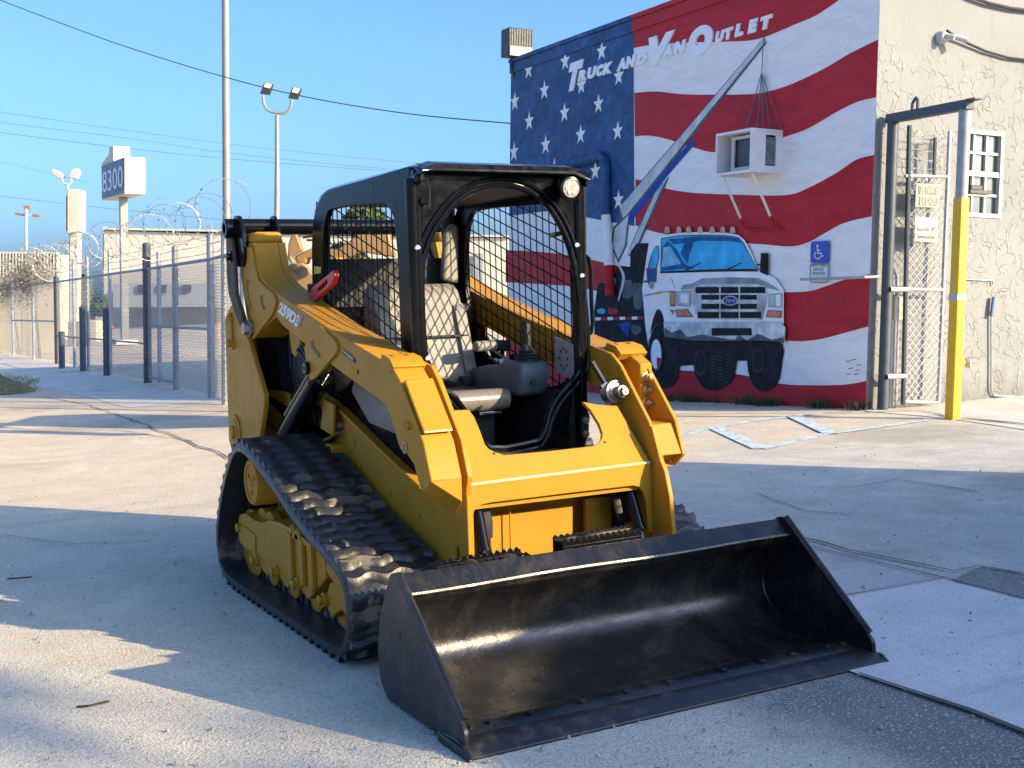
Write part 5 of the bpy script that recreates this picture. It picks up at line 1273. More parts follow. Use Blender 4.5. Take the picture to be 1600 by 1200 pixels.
# recess behind the front band
MB().prism([on_y(a, c, 1.50) for a, c in [(735, 770), (1016, 742), (1022, 850), (738, 880)]], (0, -.02, 0)).build("recess_wall", M_y, ld)
MB().prism([on_y(a, c, 1.63) for a, c in [(764, 806), (895, 789.5), (895, 826), (894, 880), (768, 880)]], (0, -.02, 0)).build("tilt_plate", M_y, ld, .004)
MB().prism([on_y(a, c, 1.60) for a, c in [(916, 779), (957, 774.5), (958, 850), (917, 860)]], (0, -.03, 0)).build("recess_panel", M_y, ld, .006)
MB().box((-.40, 1.50, .60), (.40, 1.775, .615)).build("recess_top", M_y, ld)
q = [on_y(794, 787, 1.66), on_y(797, 800, 1.66), on_y(797, 820, 1.66), on_y(798, 858, 1.66)]
MB().tube(q, .0035, 5).build("cable_tie", M_y, ld)
for pa, pb, pr_, pe in (((746, 801), (757, 858), 9.5, (760, 866)), ((984, 770), (999, 824), 9.5, (1003, 836))):
    A = on_y(*pa, 1.74); B_ = on_y(*pb, 1.80); rr = pr_ * (A - CAM_LOC).dot(CF) / FPX
    cy = MB().tube([A - (B_ - A) * .5, B_], rr, 16).build("tilt_cylinder", M_k, ld)
    MB().tube([B_, B_ + (B_ - A).normalized() * .012], rr * 1.15, 16).build("gland", M_k, cy)
    E_ = on_y(*pe, 1.83); MB().tube([B_, E_ + (E_ - B_) * .8], rr * .55, 12).build("rod", M_chr, cy)
for k in range(4):
    MB().tube([on_y(752 + 3 * k, 792, 1.70), on_y(757 + 3 * k, 815, 1.72), on_y(760 + 2 * k, 840, 1.72)], .010, 7).build("hose", M_hose, ld)
    MB().tube([on_y(955 + 4 * k, 762, 1.66), on_y(962 + 4 * k, 790, 1.70), on_y(970 + 4 * k, 815, 1.70)], .012, 7).build("hose", M_hose, ld)
for a, c in ((964, 786), (966, 797)): MB().tube([on_y(a, c - 5, 1.74), on_y(a + 2, c + 4, 1.74)], .014, 8).build("fitting", M_st, ld)
# dark mouth right of the recess
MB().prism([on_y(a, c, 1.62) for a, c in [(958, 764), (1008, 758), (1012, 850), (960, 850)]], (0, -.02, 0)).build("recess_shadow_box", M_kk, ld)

# ------------------------------------------------------------------ lift arms
BOOM = [(-.20, 1.72), (-.42, 1.72), (-.40, 1.56), (-.346, 1.39), (-.296, 1.275), (-.25, 1.23), (.06, 1.33), (.12, 1.34), (.194, 1.302), (.522, 1.214), (.814, 1.14), (1.426, .996), (1.480, .955), (1.513, .904), (1.540, .860), (1.565, .83), (1.631, .815), (1.687, .784), (1.736, .703), (1.765, .68), (1.84, .735), (1.78, .874), (1.575, 1.105), (1.52, 1.143), (1.505, 1.152), (.767, 1.305), (.136, 1.46), (.0, 1.50), (-.10, 1.545), (-.155, 1.60)]
REARPL = [(-.42, 1.70), (-.40, 1.56), (-.346, 1.39), (-.296, 1.275), (-.25, 1.22), (.10, 1.355), (.16, 1.42), (.12, 1.455), (.02, 1.485), (-.12, 1.53), (-.18, 1.62), (-.20, 1.70)]
PINPL = [(.746, 1.306), (.93, 1.245), (.965, 1.215), (.945, 1.185), (.69, 1.075), (.64, 1.056), (.60, 1.062), (.572, 1.095), (.541, 1.211)]
def arm(s):
    if s > 0:
        a = side_prism(MB(), BOOM, .470, .60).build("lift_arm", M_y, ld, .006)
        INN = [{(1.84, .735): (1.76, .72), (1.78, .874): (1.71, .874), (1.575, 1.105): (1.51, 1.10), (1.52, 1.143): (1.49, 1.143)}.get(q, q) for q in BOOM]
        side_prism(MB(), INN, .432, .4699).build("inner_web", M_y, a, .003)
        # slanted toe below the front crease
        xo, xi = .598, .472; O, Ob, A_, B1 = V((xo, 1.838, .735)), V((xo, 1.765, .682)), V((xi, 1.838, .735)), V((xi, 1.765, .682))
        I_, Ib = on_x(722.6, 783.7, xi), on_x(711, 805, xi)
        MB().add([O, Ob, A_, B1, I_, Ib], [(0, 2, 4), (0, 4, 5, 1), (1, 5, 3), (2, 3, 5, 4), (0, 1, 3, 2)]).build("arm_toe", M_y, a, .003)
    else:
        OUT = [(1.83, .735) if q == (1.84, .735) else q for q in BOOM]
        a = side_prism(MB(), OUT, -.560, -.578).build("lift_arm", M_y, ld, .004)
        side_prism(MB(), BOOM, -.428, -.446).build("inner_plate", M_y, a, .004)
        MID = [{(1.84, .735): (1.72, .72), (1.78, .874): (1.60, .874), (1.575, 1.105): (1.45, 1.10), (1.52, 1.143): (1.44, 1.143)}.get(q, q) for q in BOOM]
        side_prism(MB(), MID, -.446, -.560).build("arm_web", M_y, a, .003)
        side_prism(MB(), [(1.60, .872), (1.765, .862), (1.825, .738), (1.74, .70)], -.446, -.560).build("lower_web", M_y, a, .004)
        side_prism(MB(), [(1.44, 1.165), (1.50, 1.150), (1.592, 1.105), (1.592, .905), (1.56, .885), (1.46, .90)], -.522, -.584).build("coupler_box", M_y, a, .005)
        side_prism(MB(), [(1.66, .84), (1.80, .86), (1.856, .722), (1.885, .68), (1.915, .58), (1.93, .44), (1.93, .16), (1.75, .16), (1.70, .45)], -.426, -.448).build("arm_foot", M_y, a, .004)
    X_ = .60 if s > 0 else .578
    side_prism(MB(), rnd_poly(REARPL, .03), s * X_, s * (X_ + .013)).build("rear_doubler", M_y, a, .004)
    side_prism(MB(), rnd_poly(PINPL, .025), s * .60, s * .614).build("pin_plate", M_y, a, .004)
    MB()._lathe(V((s * .60, .588, 1.110)), V((s, 0, 0)), [(0, .030), (.028, .030), (.034, .024), (.034, .012), (.028, .010)], 18).build("pivot_pin", M_k, a)
    for pts in ([(-.27, 1.53), (-.295, 1.49), (-.285, 1.44), (-.25, 1.40)], [(-.06, 1.45), (-.055, 1.40), (-.02, 1.385)], [(.66, 1.235), (.665, 1.205), (.70, 1.185), (.75, 1.172)]):
        MB().tube([V((s * .613, y, z)) for y, z in pts], .010, 7).build("weld_slot", paint("slot_brown", (.22, .15, .06), .6), a)
    for y, z in ((1.13, 1.16), (1.16, 1.115), (1.62, .93)): MB().lathe((s * .60, y, z), (s, 0, 0), [(0, .009), (.003, .009)], 10).build("hole_plug", M_kk, a)
    MB().lathe((s * .60, 1.655, .93), (s, 0, 0), [(0, .016), (.012, .016), (.016, .008)], 12).build("bolt", M_y, a)
    MB()._lathe(V((s * .598, 1.615, .842)), V((s, 0, 0)), [(0, .024), (.006, .024), (.006, .014), (.001, .012)], 14).build("bushing", M_st, a)
    # front face: inner flange plate and bolted cover
    fl = [(1.48, 1.15), (1.53, 1.145), (1.585, 1.095), (1.775, .87), (1.825, .735), (1.80, .66), (1.72, .66)]
    if s > 0: side_prism(MB(), fl, .418, .441).build("inner_flange", M_y, a, .004)
    # outer top block with two bolts
    side_prism(MB(), [(1.40, 1.165), (1.425, 1.196), (1.495, 1.182), (1.535, 1.150), (1.50, 1.12)], s * .462, s * .604).build("bolt_block", M_y, a, .004)
    nn = V((0, .25, .97)).normalized()
    for x in (.50, .565): MB().lathe(V((s * x, 1.462, 1.188)), nn, [(0, .015), (.004, .015), (.006, .008)], 12).build("bolt", M_y, a)
    d_ = V((0, 1.78 - 1.575, .874 - 1.105)); n2_ = V((0, .75, .665)).normalized()
    if s > 0:
        c1, c2 = V((0, 1.60, 1.095)), V((0, 1.765, .905))
        MB().prism([c1 + V((s * .47, 0, 0)), c1 + V((s * .592, 0, 0)), c2 + V((s * .592, 0, 0)), c2 + V((s * .47, 0, 0))], n2_ * .014).build("front_cover", M_y, a, .006)
        MB().tube([c2 + n2_ * .012 + V((s * .475, 0, 0)), c2 + n2_ * .012 + V((s * .59, 0, 0))], .004, 6).build("cover_edge", paint("pale_edge", (.66, .52, .28), .4), a)  # pale strip puts the highlight of the cover's lower edge into colour
    else:
        # auxiliary hydraulic couplers bolted to this arm
        for z, rr in ((1.045, .017), (.990, .013), (.935, .017)):
            c = V((-.552, 1.592, z))
            MB()._lathe(c, V((0, 1, .05)), [(0, rr * 1.5), (.006, rr * 1.5), (.008, rr), (.030, rr), (.032, rr * .7), (.042, rr * .7), (.044, rr * .4)], 16).build("coupler", paint("painted_fitting", (.34, .22, .09), .35, .3, 20, metal=.4), a)
            MB()._lathe(c, V((0, 1, 0)), [(0, rr * 1.7), (.005, rr * 1.7), (.005, rr * 1.5)], 18).build("coupler_ring", M_y, a)
    # rear pivot ears
    ear = rnd_poly([(-.44, 1.87), (-.47, 1.80), (-.45, 1.70), (-.42, 1.60), (-.30, 1.60), (-.27, 1.68), (-.30, 1.80), (-.36, 1.87)], .05, 5)
    side_prism(MB(), ear, s * .605, s * .630).build("ear_plate", M_k, a, .004)
    ear2 = rnd_poly([(-.44, 1.87), (-.48, 1.80), (-.44, 1.58), (-.20, 1.40), (-.14, 1.52), (-.27, 1.68), (-.33, 1.82), (-.37, 1.87)], .04, 5)
    side_prism(MB(), ear2, s * .414, s * .432).build("ear_plate", M_k, a, .004)
    MB().box((min(s * .445, s * .597), -.405, 1.715), (max(s * .445, s * .597), -.19, 1.775)).build("arm_cap", M_y, a, .025, 3)
    # link down to the tower
    lk = rnd_poly([(-.505, 1.78), (-.46, 1.80), (-.40, 1.74), (-.37, 1.62), (-.37, 1.47), (-.27, 1.35), (-.30, 1.28), (-.40, 1.36), (-.50, 1.46), (-.52, 1.55), (-.51, 1.68)], .03)
    side_prism(MB(), lk, s * .635, s * .655).build("rear_link", paint("link_bronze", (.075, .055, .035), .6, .2, 5, spec=.2), a, .006)
    MB()._lathe(V((s * .63, -.44, 1.805)), V((s, 0, 0)), [(0, .052), (.045, .052), (.05, .046), (.05, .028), (.02, .026)], 24).build("link_boss", M_k, a)
    MB()._lathe(V((s * .65, -.42, 1.655)), V((s, 0, 0)), [(0, .030), (.012, .030), (.014, .02), (.03, .02), (.032, .01)], 14).build("link_bolt", M_k, a)
    MB()._lathe(V((s * .61, -.245, 1.283)), V((s, 0, 0)), [(0, .045), (.02, .045), (.024, .036), (.05, .034), (.055, .02), (.056, .01)], 6).build("pivot_bolt", M_st, a)
    # lift cylinder
    A, B_ = V((s * .52, .588, 1.11)), V((s * .52, -.02, .755)); dcy = (B_ - A)
    cyl_ = MB().tube([A + dcy * .16, B_], .056, 20).build("lift_cylinder", M_k, ld)
    MB().tube([A, A + dcy * .14], .026, 12).build("rod", M_chr, cyl_)
    MB().tube([A + dcy * .16 + V((s * .05, 0, .03)), A + dcy * .8 + V((s * .05, 0, .03))], .009, 7).build("hydraulic_line", M_st, cyl_)
    MB().tube([A + dcy * .11, A + dcy * .2], .056, 20).build("gland", M_k, cyl_)
    # rear tower
    TOW = [(-.69, 1.33), (-.60, 1.385), (-.532, 1.41), (-.45, 1.415), (-.42, 1.40), (-.041, .95), (-.058, .875), (-.165, .70), (-.235, .60), (-.66, .60), (-.712, .66)]
    tw_ = side_prism(MB(), TOW, s * .60, s * .628).build("tower_plate", M_y, ld, .006)
    side_prism(MB(), [(-.69, 1.30), (-.45, 1.37), (-.30, 1.18), (-.25, .62), (-.68, .62)], s * .40, s * .46).build("tower_inner", M_kk, tw_)
    MB().box((min(s * .46, s * .60), -.70, .64), (max(s * .46, s * .60), -.66, 1.32)).build("tower_back", M_y, tw_)
    MB()._lathe(V((s * .628, -.56, .72)), V((s, 0, 0)), [(0, .095), (.01, .095), (.012, .07), (.016, .07), (.018, .038), (.03, .036), (.033, .02)], 26).build("tower_boss", M_y, tw_)
    MB()._lathe(V((s * .628, -.545, 1.20)), V((s, 0, 0)), [(0, .035), (.012, .035), (.014, .022), (.035, .022), (.037, .012)], 14).build("latch_bolt", M_y, tw_)
    MB().tube([V((s * .636, y, z)) for y, z in ((-.535, 1.22), (-.53, 1.30), (-.535, 1.345), (-.555, 1.36), (-.575, 1.345), (-.575, 1.32))], .006, 7).build("latch_hook", M_y, tw_)
    MB().lathe((s * .628, -.665, .76), (s, 0, 0), [(0, .008), (.003, .008)], 8).build("hole_plug", M_kk, tw_)
    # bracket and hoses hanging under the arm
    side_prism(MB(), [(.08, 1.33), (.20, 1.29), (.22, 1.20), (.14, 1.14), (.09, 1.16), (.06, 1.26)], s * .50, s * .52).build("hose_bracket", M_y, a, .004)
    for k in range(3): MB().tube([V((s * (.50 + .012 * k), .20, 1.22 - .02 * k)), V((s * .50, .30, 1.14 - .02 * k)), V((s * .49, .40, 1.10)), V((s * .48, .46, 1.17))], .012, 7).build("hose", M_hose, a)
    return a
armR = arm(1); armL = arm(-1)
MB().tube([(.66, -.44, 1.815), (-.66, -.44, 1.815)], .042, 22).build("cross_tube", M_k, ld)
# model lettering and decals on the near arm
def arm_pt(a, c): return on_x(a, c, .6025)
glyph("259D3", arm_pt(433.5, 488), arm_pt(464.5, 513), arm_pt(438.5, 470.5), "model_lettering", M_decal, ld, .06)
MB().sheet([arm_pt(a, c) for a, c in [(464.5, 512), (470, 507), (474, 493), (467, 490)]]).build("decal_tail", paint("decal_bronze", (.36, .22, .08), .5), ld)
MB().sheet([arm_pt(a, c) for a, c in [(533, 551), (551, 566), (553, 558.5), (535, 543.5)]]).build("decal", M_dark_decal, ld)
arm_pt2 = lambda a, c: on_x(a, c, .6035)
glyph("Two Speed", arm_pt2(535, 550.5), arm_pt2(550.3, 563.2), arm_pt2(535.8, 545.8), "decal_lettering", M_decal, ld, .01)
# hose fittings on the far arm and its pin boss
B0 = on_y(961, 614, 1.58)
MB()._lathe(B0 - V((0, .04, 0)), V((0, 1, .1)), [(0, .05), (.05, .05), (.052, .036), (.058, .036), (.06, .026), (.10, .026), (.102, .018), (.12, .016)], 20).build("arm_pin", M_st, ld)
MB().prism([on_y(a, c, 1.545) for a, c in [(951, 632), (975, 631), (977, 610), (966, 603), (955, 606)]], (0, -.03, 0)).build("pin_lug", M_y, ld, .005)
MB().tube([on_y(925, 565, 1.50), on_y(940, 590, 1.52), on_y(950, 605, 1.54)], .012, 8).build("hose", M_hose, ld)
MB().tube([on_y(944, 600, 1.54), on_y(953, 616, 1.56)], .026, 10).build("hose_elbow", M_chr, ld)
MB().prism([on_y(a, c, 1.42) for a, c in [(911, 650), (918, 650), (921, 664), (920, 684), (912, 686), (909, 672)]], (0, -.02, 0)).build("hinge_plate", M_kk, ld, .004)
for c in (657, 678): MB().lathe(on_y(915, c, 1.425), (0, 1, 0), [(0, .016), (.008, .016), (.01, .008)], 12).build("hinge_bolt", M_st, ld)

# ------------------------------------------------------------------ cab
CX = .40
def rnd_px(pts, rad, x): 
    q = [on_x(a, c, x) for a, c in pts]; return rnd_poly([(p.y, p.z) for p in q], rad, 5)
cabo = [(.09, 1.50), (.105, 1.68), (.135, 1.80), (.19, 1.875), (.29, 1.925), (.40, 1.938), (1.30, 1.952), (1.315, 1.75), (1.315, 1.45), (1.335, 1.20), (1.36, 1.05), (1.36, .80), (1.30, .66), (1.15, .62), (.55, .80), (.12, .95), (.09, 1.20)]
cabw = rnd_poly([(.27, 1.72), (.33, 1.845), (.60, 1.845), (1.03, 1.825), (1.125, 1.77), (1.15, 1.60), (1.16, 1.25), (1.13, 1.02), (.95, .97), (.42, 1.12), (.30, 1.25), (.245, 1.50)], .07, 5)
cabw_near = cabw
cabw_far = [(y + max(0.0, (y - .9)) * .52, z) for y, z in cabw]
for s in (1, -1):
    cabw = cabw_near if s > 0 else cabw_far
    pl = MB().plate(yz(cabo, s * CX), [yz(cabw, s * CX)], (-s * .03, 0, 0)).build("cab_side", M_kc, ld, .004)
    # wire screen
    def inside(y, z):
        c = False; n = len(cabw)
        for i in range(n):
            (y1, z1), (y2, z2) = cabw[i], cabw[i - 1]
            if (z1 > z) != (z2 > z) and y < (y2 - y1) * (z - z1) / (z2 - z1) + y1: c = not c
        return c
    def clip_line(p, d):
        """Longest stretch of the line p + t d inside the window."""
        ts = [t_ for t_ in np.linspace(-1.6, 1.6, 641) if inside(p[0] + d[0] * t_, p[1] + d[1] * t_)]
        return (ts[0] - .02, ts[-1] + .02) if ts else None
    k = 0
    for y in np.arange(.27, 1.30, .058):
        r_ = clip_line((y, 1.45), (0.0, 1.0))
        if r_: MB().tube([(s * (CX - .010), y, 1.45 + r_[0]), (s * (CX - .010), y, 1.45 + r_[1])], .0032, 6).build("screen_wire", M_k, pl)
    for z in np.arange(.85, 2.2, .060):
        r_ = clip_line((.7, z), (.952, -.305))
        if r_: MB().tube([(s * (CX - .016), .7 + .952 * r_[0], z - .305 * r_[0]), (s * (CX - .016), .7 + .952 * r_[1], z - .305 * r_[1])], .0036, 6).build("screen_wire", M_k, pl)
    # grey lower panel with slots
    side_prism(MB(), [(.60, .99), (.66, 1.085), (.78, 1.06), (1.34, .90), (1.36, .86), (1.16, .83), (.80, .86)], s * .408, s * .412).build("lower_panel", M_panel2, ld, .003)
    MB().box((min(s * .34, s * .372), .12, .62), (max(s * .34, s * .372), 1.30, .98)).build("floor_side", M_dk, ld)
# roof with chamfered sides and a visor lip
roof = MB()
for xs_ in (0,):
    prof = [(-.40, 1.905), (-.385, 1.945), (-.33, 1.968), (.33, 1.968), (.385, 1.945), (.40, 1.905)]
    ys_ = [(.17, -.055), (.22, -.02), (.32, 0), (1.33, .004), (1.40, -.012)]
    vs = [(x, y, z + dz) for y, dz in ys_ for x, z in prof] ; n = 6
    fs = [(j * n + i, j * n + i + 1, (j + 1) * n + i + 1, (j + 1) * n + i) for j in range(len(ys_) - 1) for i in range(n - 1)]
    o_ = len(vs); vs += [(x * .985, y, z + dz - .02) for y, dz in ys_ for x, z in prof]
    fs += [(o_ + a, o_ + b_, o_ + c, o_ + d) for a, b_, c, d in [q[::-1] for q in fs]]
    fs += [(i, i + 1, o_ + i + 1, o_ + i) for i in range(n - 1)] + [((len(ys_) - 1) * n + i, (len(ys_) - 1) * n + i + 1, o_ + (len(ys_) - 1) * n + i + 1, o_ + (len(ys_) - 1) * n + i) for i in range(n - 1)]
    for j in range(len(ys_) - 1): fs += [(j * n, (j + 1) * n, o_ + (j + 1) * n, o_ + j * n), (j * n + n - 1, (j + 1) * n + n - 1, o_ + (j + 1) * n + n - 1, o_ + j * n + n - 1)]
    roof.add(vs, fs)
roof.build("cab_roof", M_k, ld)
MB().prism([(-.39, 1.34, 1.96), (.39, 1.34, 1.96), (.41, 1.415, 1.945), (.40, 1.425, 1.925), (.33, 1.405, 1.935), (-.33, 1.405, 1.935), (-.40, 1.42, 1.905), (-.415, 1.41, 1.93)], (0, 0, -.012)).build("visor_lip", M_k, ld, .003)
# front frame with an arched opening
FY = 1.335
arch = [(665, 560), (660.5, 500), (659, 430), (662, 405), (672, 372), (690, 342), (712, 316), (740, 298), (775, 290), (808, 292), (838, 306), (862, 330), (882, 365), (895, 405), (903, 450), (909, 505), (911, 560), (906, 578), (893, 596), (873, 618), (860, 642), (853, 668), (846, 682), (835, 690), (765, 699), (738, 660), (712, 622), (690, 606)]
ai = [on_y(a, c, FY) for a, c in bezier_px(arch + [arch[0]], 3)[:-1]]
xl_, xr_ = .398, -.398
outer = [V((xl_, FY, .78)), V((xl_, FY, 1.935)), V((xr_, FY, 1.935)), V((xr_, FY, 1.12)), V((-.34, FY, .98)), V((-.29, FY, .72)), V((.20, FY, .715))]
MB().plate(outer, [ai], (0, -.03, 0)).build("front_frame", M_k, ld, .004)
MB().tube(ai, .013, 8, True).build("door_seal", M_k, ld)
cx_ = sum((p for p in ai), V()) / len(ai)
MB().tube([p + (p - cx_).normalized() * .028 + V((0, .003, 0)) for p in ai], .010, 8, True).build("door_seal", M_k, ld)
for xx in (.398, -.398):
    MB().tube([(xx, FY - .012, .95 if xx > 0 else 1.10), (xx, FY - .012, 1.50), (xx, FY - .012, 1.90)], [.026, .030, .034], 12).build("front_post", M_k, ld)
for px_, z in ((652, 391), (662, 400)): pass
for pq_ in ((651, 388), (667, 561), (900, 384), (908, 432)):
    q = on_y(*pq_, FY + .02); MB().lathe(q, (0, 1, .2), [(0, .012), (.012, .012), (.014, .006)], 10).build("post_bolt", M_chr, ld)
# work light, bare lamp socket, grab handle, latch
lc = on_y(891, 294, 1.42)
wlt = MB()._lathe(lc - V((0, .05, 0)), V((.05, 1, -.08)), [(0, .025), (.02, .045), (.05, .052), (.06, .052), (.062, .044), (.055, .043)], 26).build("work_light", M_k, ld)
MB()._lathe(lc + V((0, .004, 0)), V((.05, 1, -.08)), [(0, .043), (.006, .040), (.008, .02)], 24).build("lens", paint("lamp_lens", (.30, .27, .22), .18, .2, 40), wlt)
for k in range(6):
    g = k * math.pi / 3; MB()._lathe(lc + V((.022 * math.cos(g), .011, .022 * math.sin(g))), V((.05, 1, -.08)), [(0, .010), (.002, .009), (.003, .004)], 10).build("led", paint("led_white", (.50, .46, .38), .2), wlt)
MB().tube([lc + V((0, -.05, .02)), lc + V((0, -.04, .07))], .012, 8).build("light_stem", M_k, wlt)
sc_ = on_y(652, 280, 1.36)
MB().lathe(sc_, (.2, 1, 0), [(0, .022), (.025, .020), (.028, .010)], 14).build("lamp_socket", M_k, ld)
MB().tube([sc_ + V((0, .02, 0)), sc_ + V((-.03, .03, -.0)), sc_ + V((-.045, .02, -.05)), sc_ + V((-.045, .012, -.12))], .003, 5).build("lamp_lead", M_hose, ld)
MB().box((sc_.x - .045, 1.345, sc_.z - .10), (sc_.x - .01, 1.362, sc_.z - .075)).build("lamp_bracket", M_k, ld, .003)
hp = [on_y(a, c, 1.33) for a, c in [(905, 397), (913, 398), (920, 404), (923, 420), (924, 470), (926, 505), (923, 520), (912, 530), (904, 536)]]
MB().tube(hp, .0095, 9).build("grab_handle", M_k, ld)
MB().tube([on_y(859, 368, 1.30), on_y(870, 366, 1.31), on_y(878, 364, 1.33)], .010, 8).build("door_latch", M_kk, ld)
# sill tread below the opening
MB().box((-.24, 1.345, .725), (.18, 1.47, .742)).build("step_plate", paint("worn_step", (.20, .17, .15), .35, .5, 30, metal=.5, dirt=(.03, .03, .03), dirt_at=(.5, .6)), ld, .004)
# cab interior
MB().box((-.37, .10, .62), (.37, .13, 1.62)).build("rear_wall", M_dk, ld)
MB().box((-.372, .10, .60), (.372, 1.30, .64)).build("cab_floor", M_dk, ld)
MB().box((-.37, .16, 1.875), (.37, 1.30, 1.90)).build("headliner", M_dk, ld)
for s in (1, -1):
    MB().tube([(s * .34, .14, 1.90), (s * .35, .12, 1.6), (s * .35, .12, 1.0)], [.04, .035, .035], 10).build("rear_post", M_dk, ld)
MB().prism([(-.26, .17, 1.50), (-.36, .17, 1.48), (-.37, .17, 1.78), (-.33, .17, 1.80), (-.285, .17, 1.74)], (0, .05, 0)).build("pillar_trim", M_seat, ld, .02, 3)
seat = MB()
bk = rnd_poly([(.32, 1.46), (.40, 1.49), (.47, 1.45), (.56, 1.18), (.62, 1.0), (.50, .96), (.38, .98), (.34, 1.2)], .06, 4)
MB().prism(yz(bk, -.235), (.47, 0, 0)).build("seat_back", M_seat, ld, .03, 3)
for x in (-.235, .175):
    MB().prism(yz(rnd_poly([(.46, 1.40), (.52, 1.36), (.63, 1.05), (.58, 1.02), (.50, 1.2)], .03, 3), x), (.06, 0, 0)).build("seat_bolster", M_seat, ld, .02, 3)
MB().tube([V((-.22, .565, 1.225)), V((.22, .565, 1.225))], .006, 6).build("seat_seam", M_dk, ld)
cu = rnd_poly([(.45, .90), (.45, 1.0), (.75, .985), (1.02, .99), (1.05, .95), (1.02, .90)], .04, 4)
MB().prism(yz(cu, -.17), (.40, 0, 0)).build("seat_cushion", M_dk, ld, .02, 3)
MB()._lathe(V((-.175, 1.02, .945)), V((1, 0, 0)), [(-.008, .03), (0, .046), (.02, .050), (.44, .050)], 22).build("seat_roll", paint("worn_vinyl_roll", (.16, .14, .115), .28, .15, 9), ld)
MB().box((-.16, .55, .64), (.16, .95, .90)).build("seat_base", M_dk, ld, .02)
MB().box((-.15, .98, .875), (-.03, 1.03, .893)).build("seat_rail", M_chr, ld, .004)
MB().tube([V((.12, .62, 1.10)), V((.0, .70, 1.02)), V((-.10, .66, .99)), V((-.17, .60, 1.0))], .016, 6).build("seat_belt", M_kk, ld)
MB().box((-.19, .60, .985), (-.14, .66, 1.03)).build("belt_buckle", M_kk, ld, .005)
# consoles, joysticks, arm bars
for s in (1, -1):
    cp = rnd_poly([(.55, 1.06), (.78, 1.09), (.86, 1.085), (.93, 1.115), (1.10, 1.11), (1.115, 1.05), (1.08, .955), (.60, .93)], .03, 4)
    MB().prism(yz(cp, s * .205), (s * .155, 0, 0)).build("console", M_gr, ld, .02, 3)
    MB().lathe((s * .265, 1.116, 1.02), (0, 1, 0), [(0, .012), (.004, .012), (.004, .008)], 14).build("console_plug", M_dk, ld)
    c = V((s * .285, 1.03, 1.11))
    js = MB()._lathe(c, V((0, 0, 1)), [(0, .058), (.012, .052), (.016, .057), (.026, .046), (.03, .051), (.042, .037), (.046, .041), (.06, .026), (.085, .018)], 22).build("joystick_boot", M_kk, ld)
    MB().tube([c + V((0, 0, .07)), c + V((0, .0, .10)), c + V((s * .0, -.004, .13)), c + V((0, -.008, .155)), c + V((0, -.008, .172)), c + V((0, -.006, .182))], [.016, .021, .019, .025, .023, .010], 14).build("joystick_grip", M_kk, js)
    ab = MB().tube([V((s * .175, .72, 1.175)), V((s * .30, .70, 1.175))], [.026, .026], 14).build("arm_pad", M_seat, ld, .01)
    MB().tube([V((s * .28, .70, 1.175)), V((s * .375, .68, 1.17))], .028, 12).build("arm_pad_hinge", M_kk, ld)
    MB().tube([V((s * .27, .69, 1.165)), V((s * .30, .74, 1.13)), V((s * .33, .80, 1.10))], .006, 6).build("arm_bar_spring", M_chr, ld)
MB().prism([V((-.372, 1.15, 1.06)), V((-.372, 1.30, 1.03)), V((-.372, 1.30, 1.19)), V((-.372, 1.15, 1.22))], (.008, 0, 0)).build("speaker_panel", paint("speaker_grey", (.24, .24, .235), .5), ld)
for k in range(8):
    g = k * math.pi / 4; c = V((-.363, 1.225 + .035 * math.cos(g), 1.125 + .045 * math.sin(g))); MB().lathe(c, (1, 0, 0), [(0, .006), (.002, .006)], 8).build("speaker_hole", M_kk, ld)
# arm brace: red lever on the near side, warning label
rb0, rb1 = on_x(492, 465, .46), on_x(530, 428, .46)
dirb = (rb1 - rb0).normalized(); pb_ = V((1, 0, 0)).cross(dirb)
MB().plate([rb0 - pb_ * .03, rb0 + dirb * .06 - pb_ * .034, rb1 - dirb * .05 - pb_ * .034, rb1 - pb_ * .01, rb1 + pb_ * .02, rb0 + dirb * .05 + pb_ * .038, rb0 + pb_ * .015], [[rb0 + dirb * .10 - pb_ * .012, rb1 - dirb * .10 - pb_ * .012, rb1 - dirb * .10 + pb_ * .008, rb0 + dirb * .10 + pb_ * .008]], (.025, 0, 0)).build("arm_brace", M_red, ld, .004)
MB().sheet([on_x(a, c, CX + .002) for a, c in [(491, 428), (501, 427), (501.5, 417), (491, 416)]]).build("warning_label", paint("label_yellow", (.62, .52, .05), .5), ld)
MB().box((.40, .10, 1.36), (.43, .26, 1.50)).build("lever_mount", M_kk, ld, .005)

# ------------------------------------------------------------------ bucket
BW = .865
bk_ = thing("bucket", "bucket", "x"); del bk_['label'], bk_['category']; bk_.parent = ld
lipin = on_x(634, 928, BW - .01)
prof = [(2.085, .470), (lipin.y, lipin.z)]                                     # top plate bends forward and down to the inner edge
cv = [V((lipin.y - .012, lipin.z - .03)), V((1.90, .26)), V((1.93, .03)), V((2.30, .031))]
curve = [tuple(cv[0] * (1 - k) ** 3 + cv[1] * 3 * k * (1 - k) ** 2 + cv[2] * 3 * k * k * (1 - k) + cv[3] * k ** 3) for k in [i / 22 for i in range(23)]]
outer_back = [(2.05, .45), (1.99, .36), (1.945, .27), (1.925, .17), (1.94, .08), (1.99, .03), (2.12, .014)]
shell = prof + curve + [(2.56, .024), (2.56, .010)] + outer_back[::-1]
b = MB(); side_prism(b, shell, -BW + .012, BW - .012); b.build("shell", M_bk, bk_, .003, angle=40)
